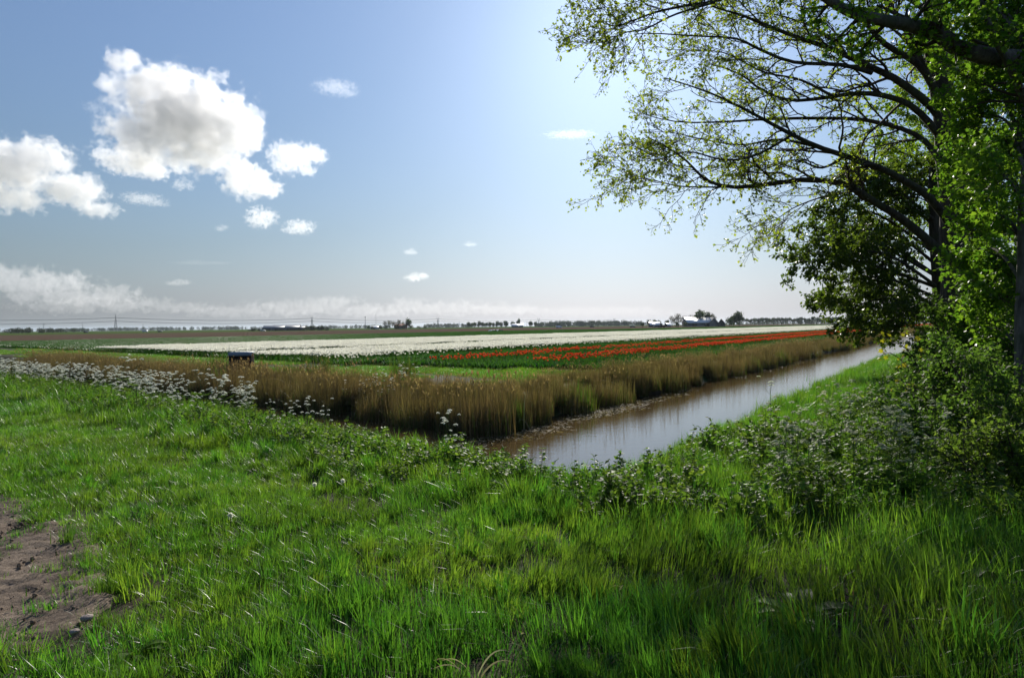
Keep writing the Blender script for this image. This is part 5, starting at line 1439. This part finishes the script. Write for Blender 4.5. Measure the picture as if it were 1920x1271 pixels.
# ------------------------------------------------------------------ clouds: bodies of scattering air
def cloud(px, py, Y, blobs, label, dens=0.012, name='cloud', nscale=1.0, edge=0.55, flat=1.0, depth=0.7, seed=0.0, aniso=0.5):
    """blobs: (dx, dy, rx, ry) in photo pixels about the centre (dy down)"""
    c = at(px, py, Y); k = Y / F
    if len(blobs) == 1:                                     # no plain ovals: two lobes more
        rr = np.random.default_rng(int(px)); _, _, rx_, ry_ = blobs[0]
        blobs = [(-rx_ * .25, ry_ * .15, rx_ * .75, ry_ * .8), (rx_ * .4, -ry_ * .1 + ry_ * rr.uniform(-.2, .4), rx_ * .55, ry_ * .75), (rx_ * rr.uniform(-.2, .3), -ry_ * .55, rx_ * .38, ry_ * .6)]
    B = [(dx * k, -dy * k, rx * k, ry * k) for dx, dy, rx, ry in blobs]
    x0 = min(b[0] - 1.35 * b[2] for b in B); x1 = max(b[0] + 1.35 * b[2] for b in B)
    z0 = min(b[1] - 1.35 * b[3] for b in B); z1 = max(b[1] + 1.35 * b[3] for b in B)
    dy = max(min(b[2], b[3] * 1.6) for b in B) * 1.35 * depth
    m, n, l = new_mat(name)
    tc = n.new('ShaderNodeTexCoord').outputs['Object']
    R0 = np.mean([min(b[2], b[3]) for b in B])
    # warp the coordinates so outlines billow
    nz = n.new('ShaderNodeTexNoise'); nz.inputs['Scale'].default_value = 1.3 / R0 * nscale; nz.inputs['Detail'].default_value = 3
    off = n.new('ShaderNodeVectorMath'); off.operation = 'ADD'; l.new(tc, off.inputs[0]); off.inputs[1].default_value = (seed * 913.0, seed * 377.0, seed * 611.0)
    l.new(off.outputs[0], nz.inputs['Vector'])
    body = None
    for bx, bz, rx, rz_ in B:
        mp = n.new('ShaderNodeMapping'); mp.vector_type = 'TEXTURE'; l.new(tc, mp.inputs['Vector'])
        mp.inputs['Location'].default_value = (bx, 0, bz); mp.inputs['Scale'].default_value = (rx, min(rx, rz_ * 1.6) * depth, rz_)
        ln = n.new('ShaderNodeVectorMath'); ln.operation = 'LENGTH'; l.new(mp.outputs[0], ln.inputs[0])
        d = maths(n, l, 'SUBTRACT', 1.0, ln.outputs['Value'])
        body = d if body is None else maths(n, l, 'MAXIMUM', body, d)
    fb = n.new('ShaderNodeTexNoise'); fb.inputs['Scale'].default_value = 2.6 / R0 * nscale; fb.inputs['Detail'].default_value = 9; fb.inputs['Roughness'].default_value = .66
    l.new(off.outputs[0], fb.inputs['Vector'])
    t = maths(n, l, 'ADD', maths(n, l, 'MULTIPLY', maths(n, l, 'SUBTRACT', nz.outputs['Fac'], .5), edge * 2.0), maths(n, l, 'MULTIPLY', maths(n, l, 'SUBTRACT', fb.outputs['Fac'], .5), edge * 2.6))
    t = maths(n, l, 'ADD', body, t)
    t = maths(n, l, 'MULTIPLY', maths(n, l, 'SUBTRACT', t, .14), 4.5, clamp=True)
    t = maths(n, l, 'MULTIPLY', t, maths(n, l, 'MULTIPLY', maths(n, l, 'ADD', body, .35), 4.0, clamp=True))
    v = n.new('ShaderNodeVolumePrincipled'); v.inputs['Color'].default_value = (.99, .99, .99, 1); v.inputs['Anisotropy'].default_value = aniso
    l.new(maths(n, l, 'MULTIPLY', t, dens), v.inputs['Density'])
    out_node(n, l, None, v.outputs[0])
    mb = MB(); mb.box(((x0 + x1) / 2, 0, (z0 + z1) / 2), (x1 - x0, 2 * dy, z1 - z0))
    o = link(name, mb.mesh(name, m), None, c, -math.atan2(c[0], c[1]))
    return tag(o, label, 'cloud')
Yc = 3000
cloud(345, 225, Yc, [(0, -5, 128, 92), (-45, -50, 80, 52), (-98, -92, 40, 26), (55, 10, 85, 88), (-60, 40, 85, 62), (-112, -50, 34, 24), (108, 5, 42, 60), (20, 55, 85, 50)], 'largest white cumulus, grey in the middle, high at the left', .0135, seed=.11)
cloud(60, 330, Yc, [(-40, -10, 90, 62), (10, -35, 70, 42), (60, 20, 70, 40), (105, 55, 42, 20), (-30, 45, 70, 30)], 'big cumulus cut by the left edge of the sky', .013, seed=.27)
cloud(245, 305, Yc, [(0, 0, 60, 28), (-42, -8, 25, 16), (38, 12, 35, 20)], 'ragged cloud below the largest cumulus', .016, seed=.36)
cloud(462, 340, Yc, [(0, 0, 52, 36), (35, 10, 35, 22), (-10, -18, 35, 25)], 'rounded cloud right below the largest cumulus', .014, seed=.41)
cloud(543, 295, Yc, [(0, 0, 46, 34), (38, -8, 34, 22), (30, 22, 25, 14)], 'cloud with frayed right edge beside the largest cumulus', .011, seed=.53)
cloud(490, 408, Yc, [(0, 0, 28, 20), (14, -4, 18, 12)], 'small puffy cloud under the rounded cloud', .012, seed=.62, edge=.95)
cloud(563, 426, Yc, [(0, 0, 30, 14), (-14, 6, 20, 9)], 'small low cloud right of the puffy one', .011, seed=.73, edge=.95)
cloud(268, 373, Yc, [(0, 0, 38, 12), (20, 6, 24, 8)], 'slim slanting cloud below the ragged one', .009, seed=.81, edge=.95)
cloud(344, 345, Yc, [(0, 0, 21, 14)], 'tiny pale cloud between ragged and rounded clouds', .007, seed=.9, edge=.95)
cloud(416, 428, Yc, [(0, 0, 13, 7)], 'tiny cloud left of the puffy one', .009, seed=1.2, edge=.95)
cloud(183, 200, Yc, [(0, 0, 18, 16)], 'wisp left of the largest cumulus', .004, seed=1.3, edge=.95)
cloud(630, 165, Yc, [(0, 0, 40, 16), (22, 8, 22, 10)], 'thin torn wisp high above the frayed cloud', .0035, seed=1.4, edge=.95)
cloud(782, 520, 6000, [(0, 0, 25, 9)], 'small white cloud low in the middle of the sky', .008, seed=1.5, edge=.95)
cloud(770, 472, 6000, [(0, 0, 15, 6)], 'tiny cloud above the low white one', .006, seed=1.6, edge=.95)
cloud(882, 458, 6000, [(0, 0, 14, 5)], 'tiny cloud right of its neighbour in mid sky', .005, seed=1.7, edge=.95)
cloud(1068, 252, 5000, [(0, 0, 48, 9), (18, 2, 28, 7)], 'thin white streak near the tree twigs', .003, seed=1.8, edge=.95)
cloud(335, 530, 6000, [(0, 0, 24, 7)], 'small flat cloud above the horizon bank', .005, seed=1.9, edge=.95)
cloud(380, 493, 6000, [(0, 0, 60, 5)], 'long thin streak above the flat cloud', .0016, seed=2.0)
Yb = 14000
cloud(70, 535, Yb, [(0, 0, 110, 34), (60, 20, 110, 20), (-60, -10, 80, 30), (120, 12, 60, 18)], 'grey cloud bank low over the far left', .0010, seed=2.1, aniso=.4, edge=.85, nscale=.7)
cloud(230, 570, Yb, [(0, 0, 110, 18), (80, 6, 110, 13), (-90, 5, 90, 16)], 'low flat cloud bank above the first pylon', .0007, seed=2.2, aniso=.4, edge=.85, nscale=.7)
cloud(560, 578, Yb, [(0, 0, 140, 18), (60, -10, 60, 16), (-100, 6, 110, 13), (120, 4, 100, 16)], 'long low cloud bank above the barns', .0007, seed=2.3, aniso=.4, edge=.85, nscale=.7)
cloud(830, 578, Yb, [(0, 0, 150, 16), (-60, -8, 50, 14), (110, 4, 100, 12)], 'long low cloud bank above the central farm', .0007, seed=2.4, aniso=.4, edge=.85, nscale=.7)
cloud(1110, 584, Yb, [(0, 0, 170, 12), (90, 3, 120, 9)], 'faint low cloud bank above the long wood', .0005, seed=2.5, aniso=.4, edge=.85, nscale=.7)

# ------------------------------------------------------------------ the hazy air over the polder
m, n, l = new_mat('haze_air')
v = n.new('ShaderNodeVolumePrincipled')
v.inputs['Color'].default_value = (0.74, 0.86, 1.0, 1)
v.inputs['Density'].default_value = 0.00004
v.inputs['Anisotropy'].default_value = 0.3
out_node(n, l, None, v.outputs[0])
m_ = MB(); m_.box((0, 0, 38.0), (40000, 40000, 82.0))
tag(link('haze', m_.mesh('haze', m)), 'thin pale haze over the flat fields', 'haze', kind='stuff')
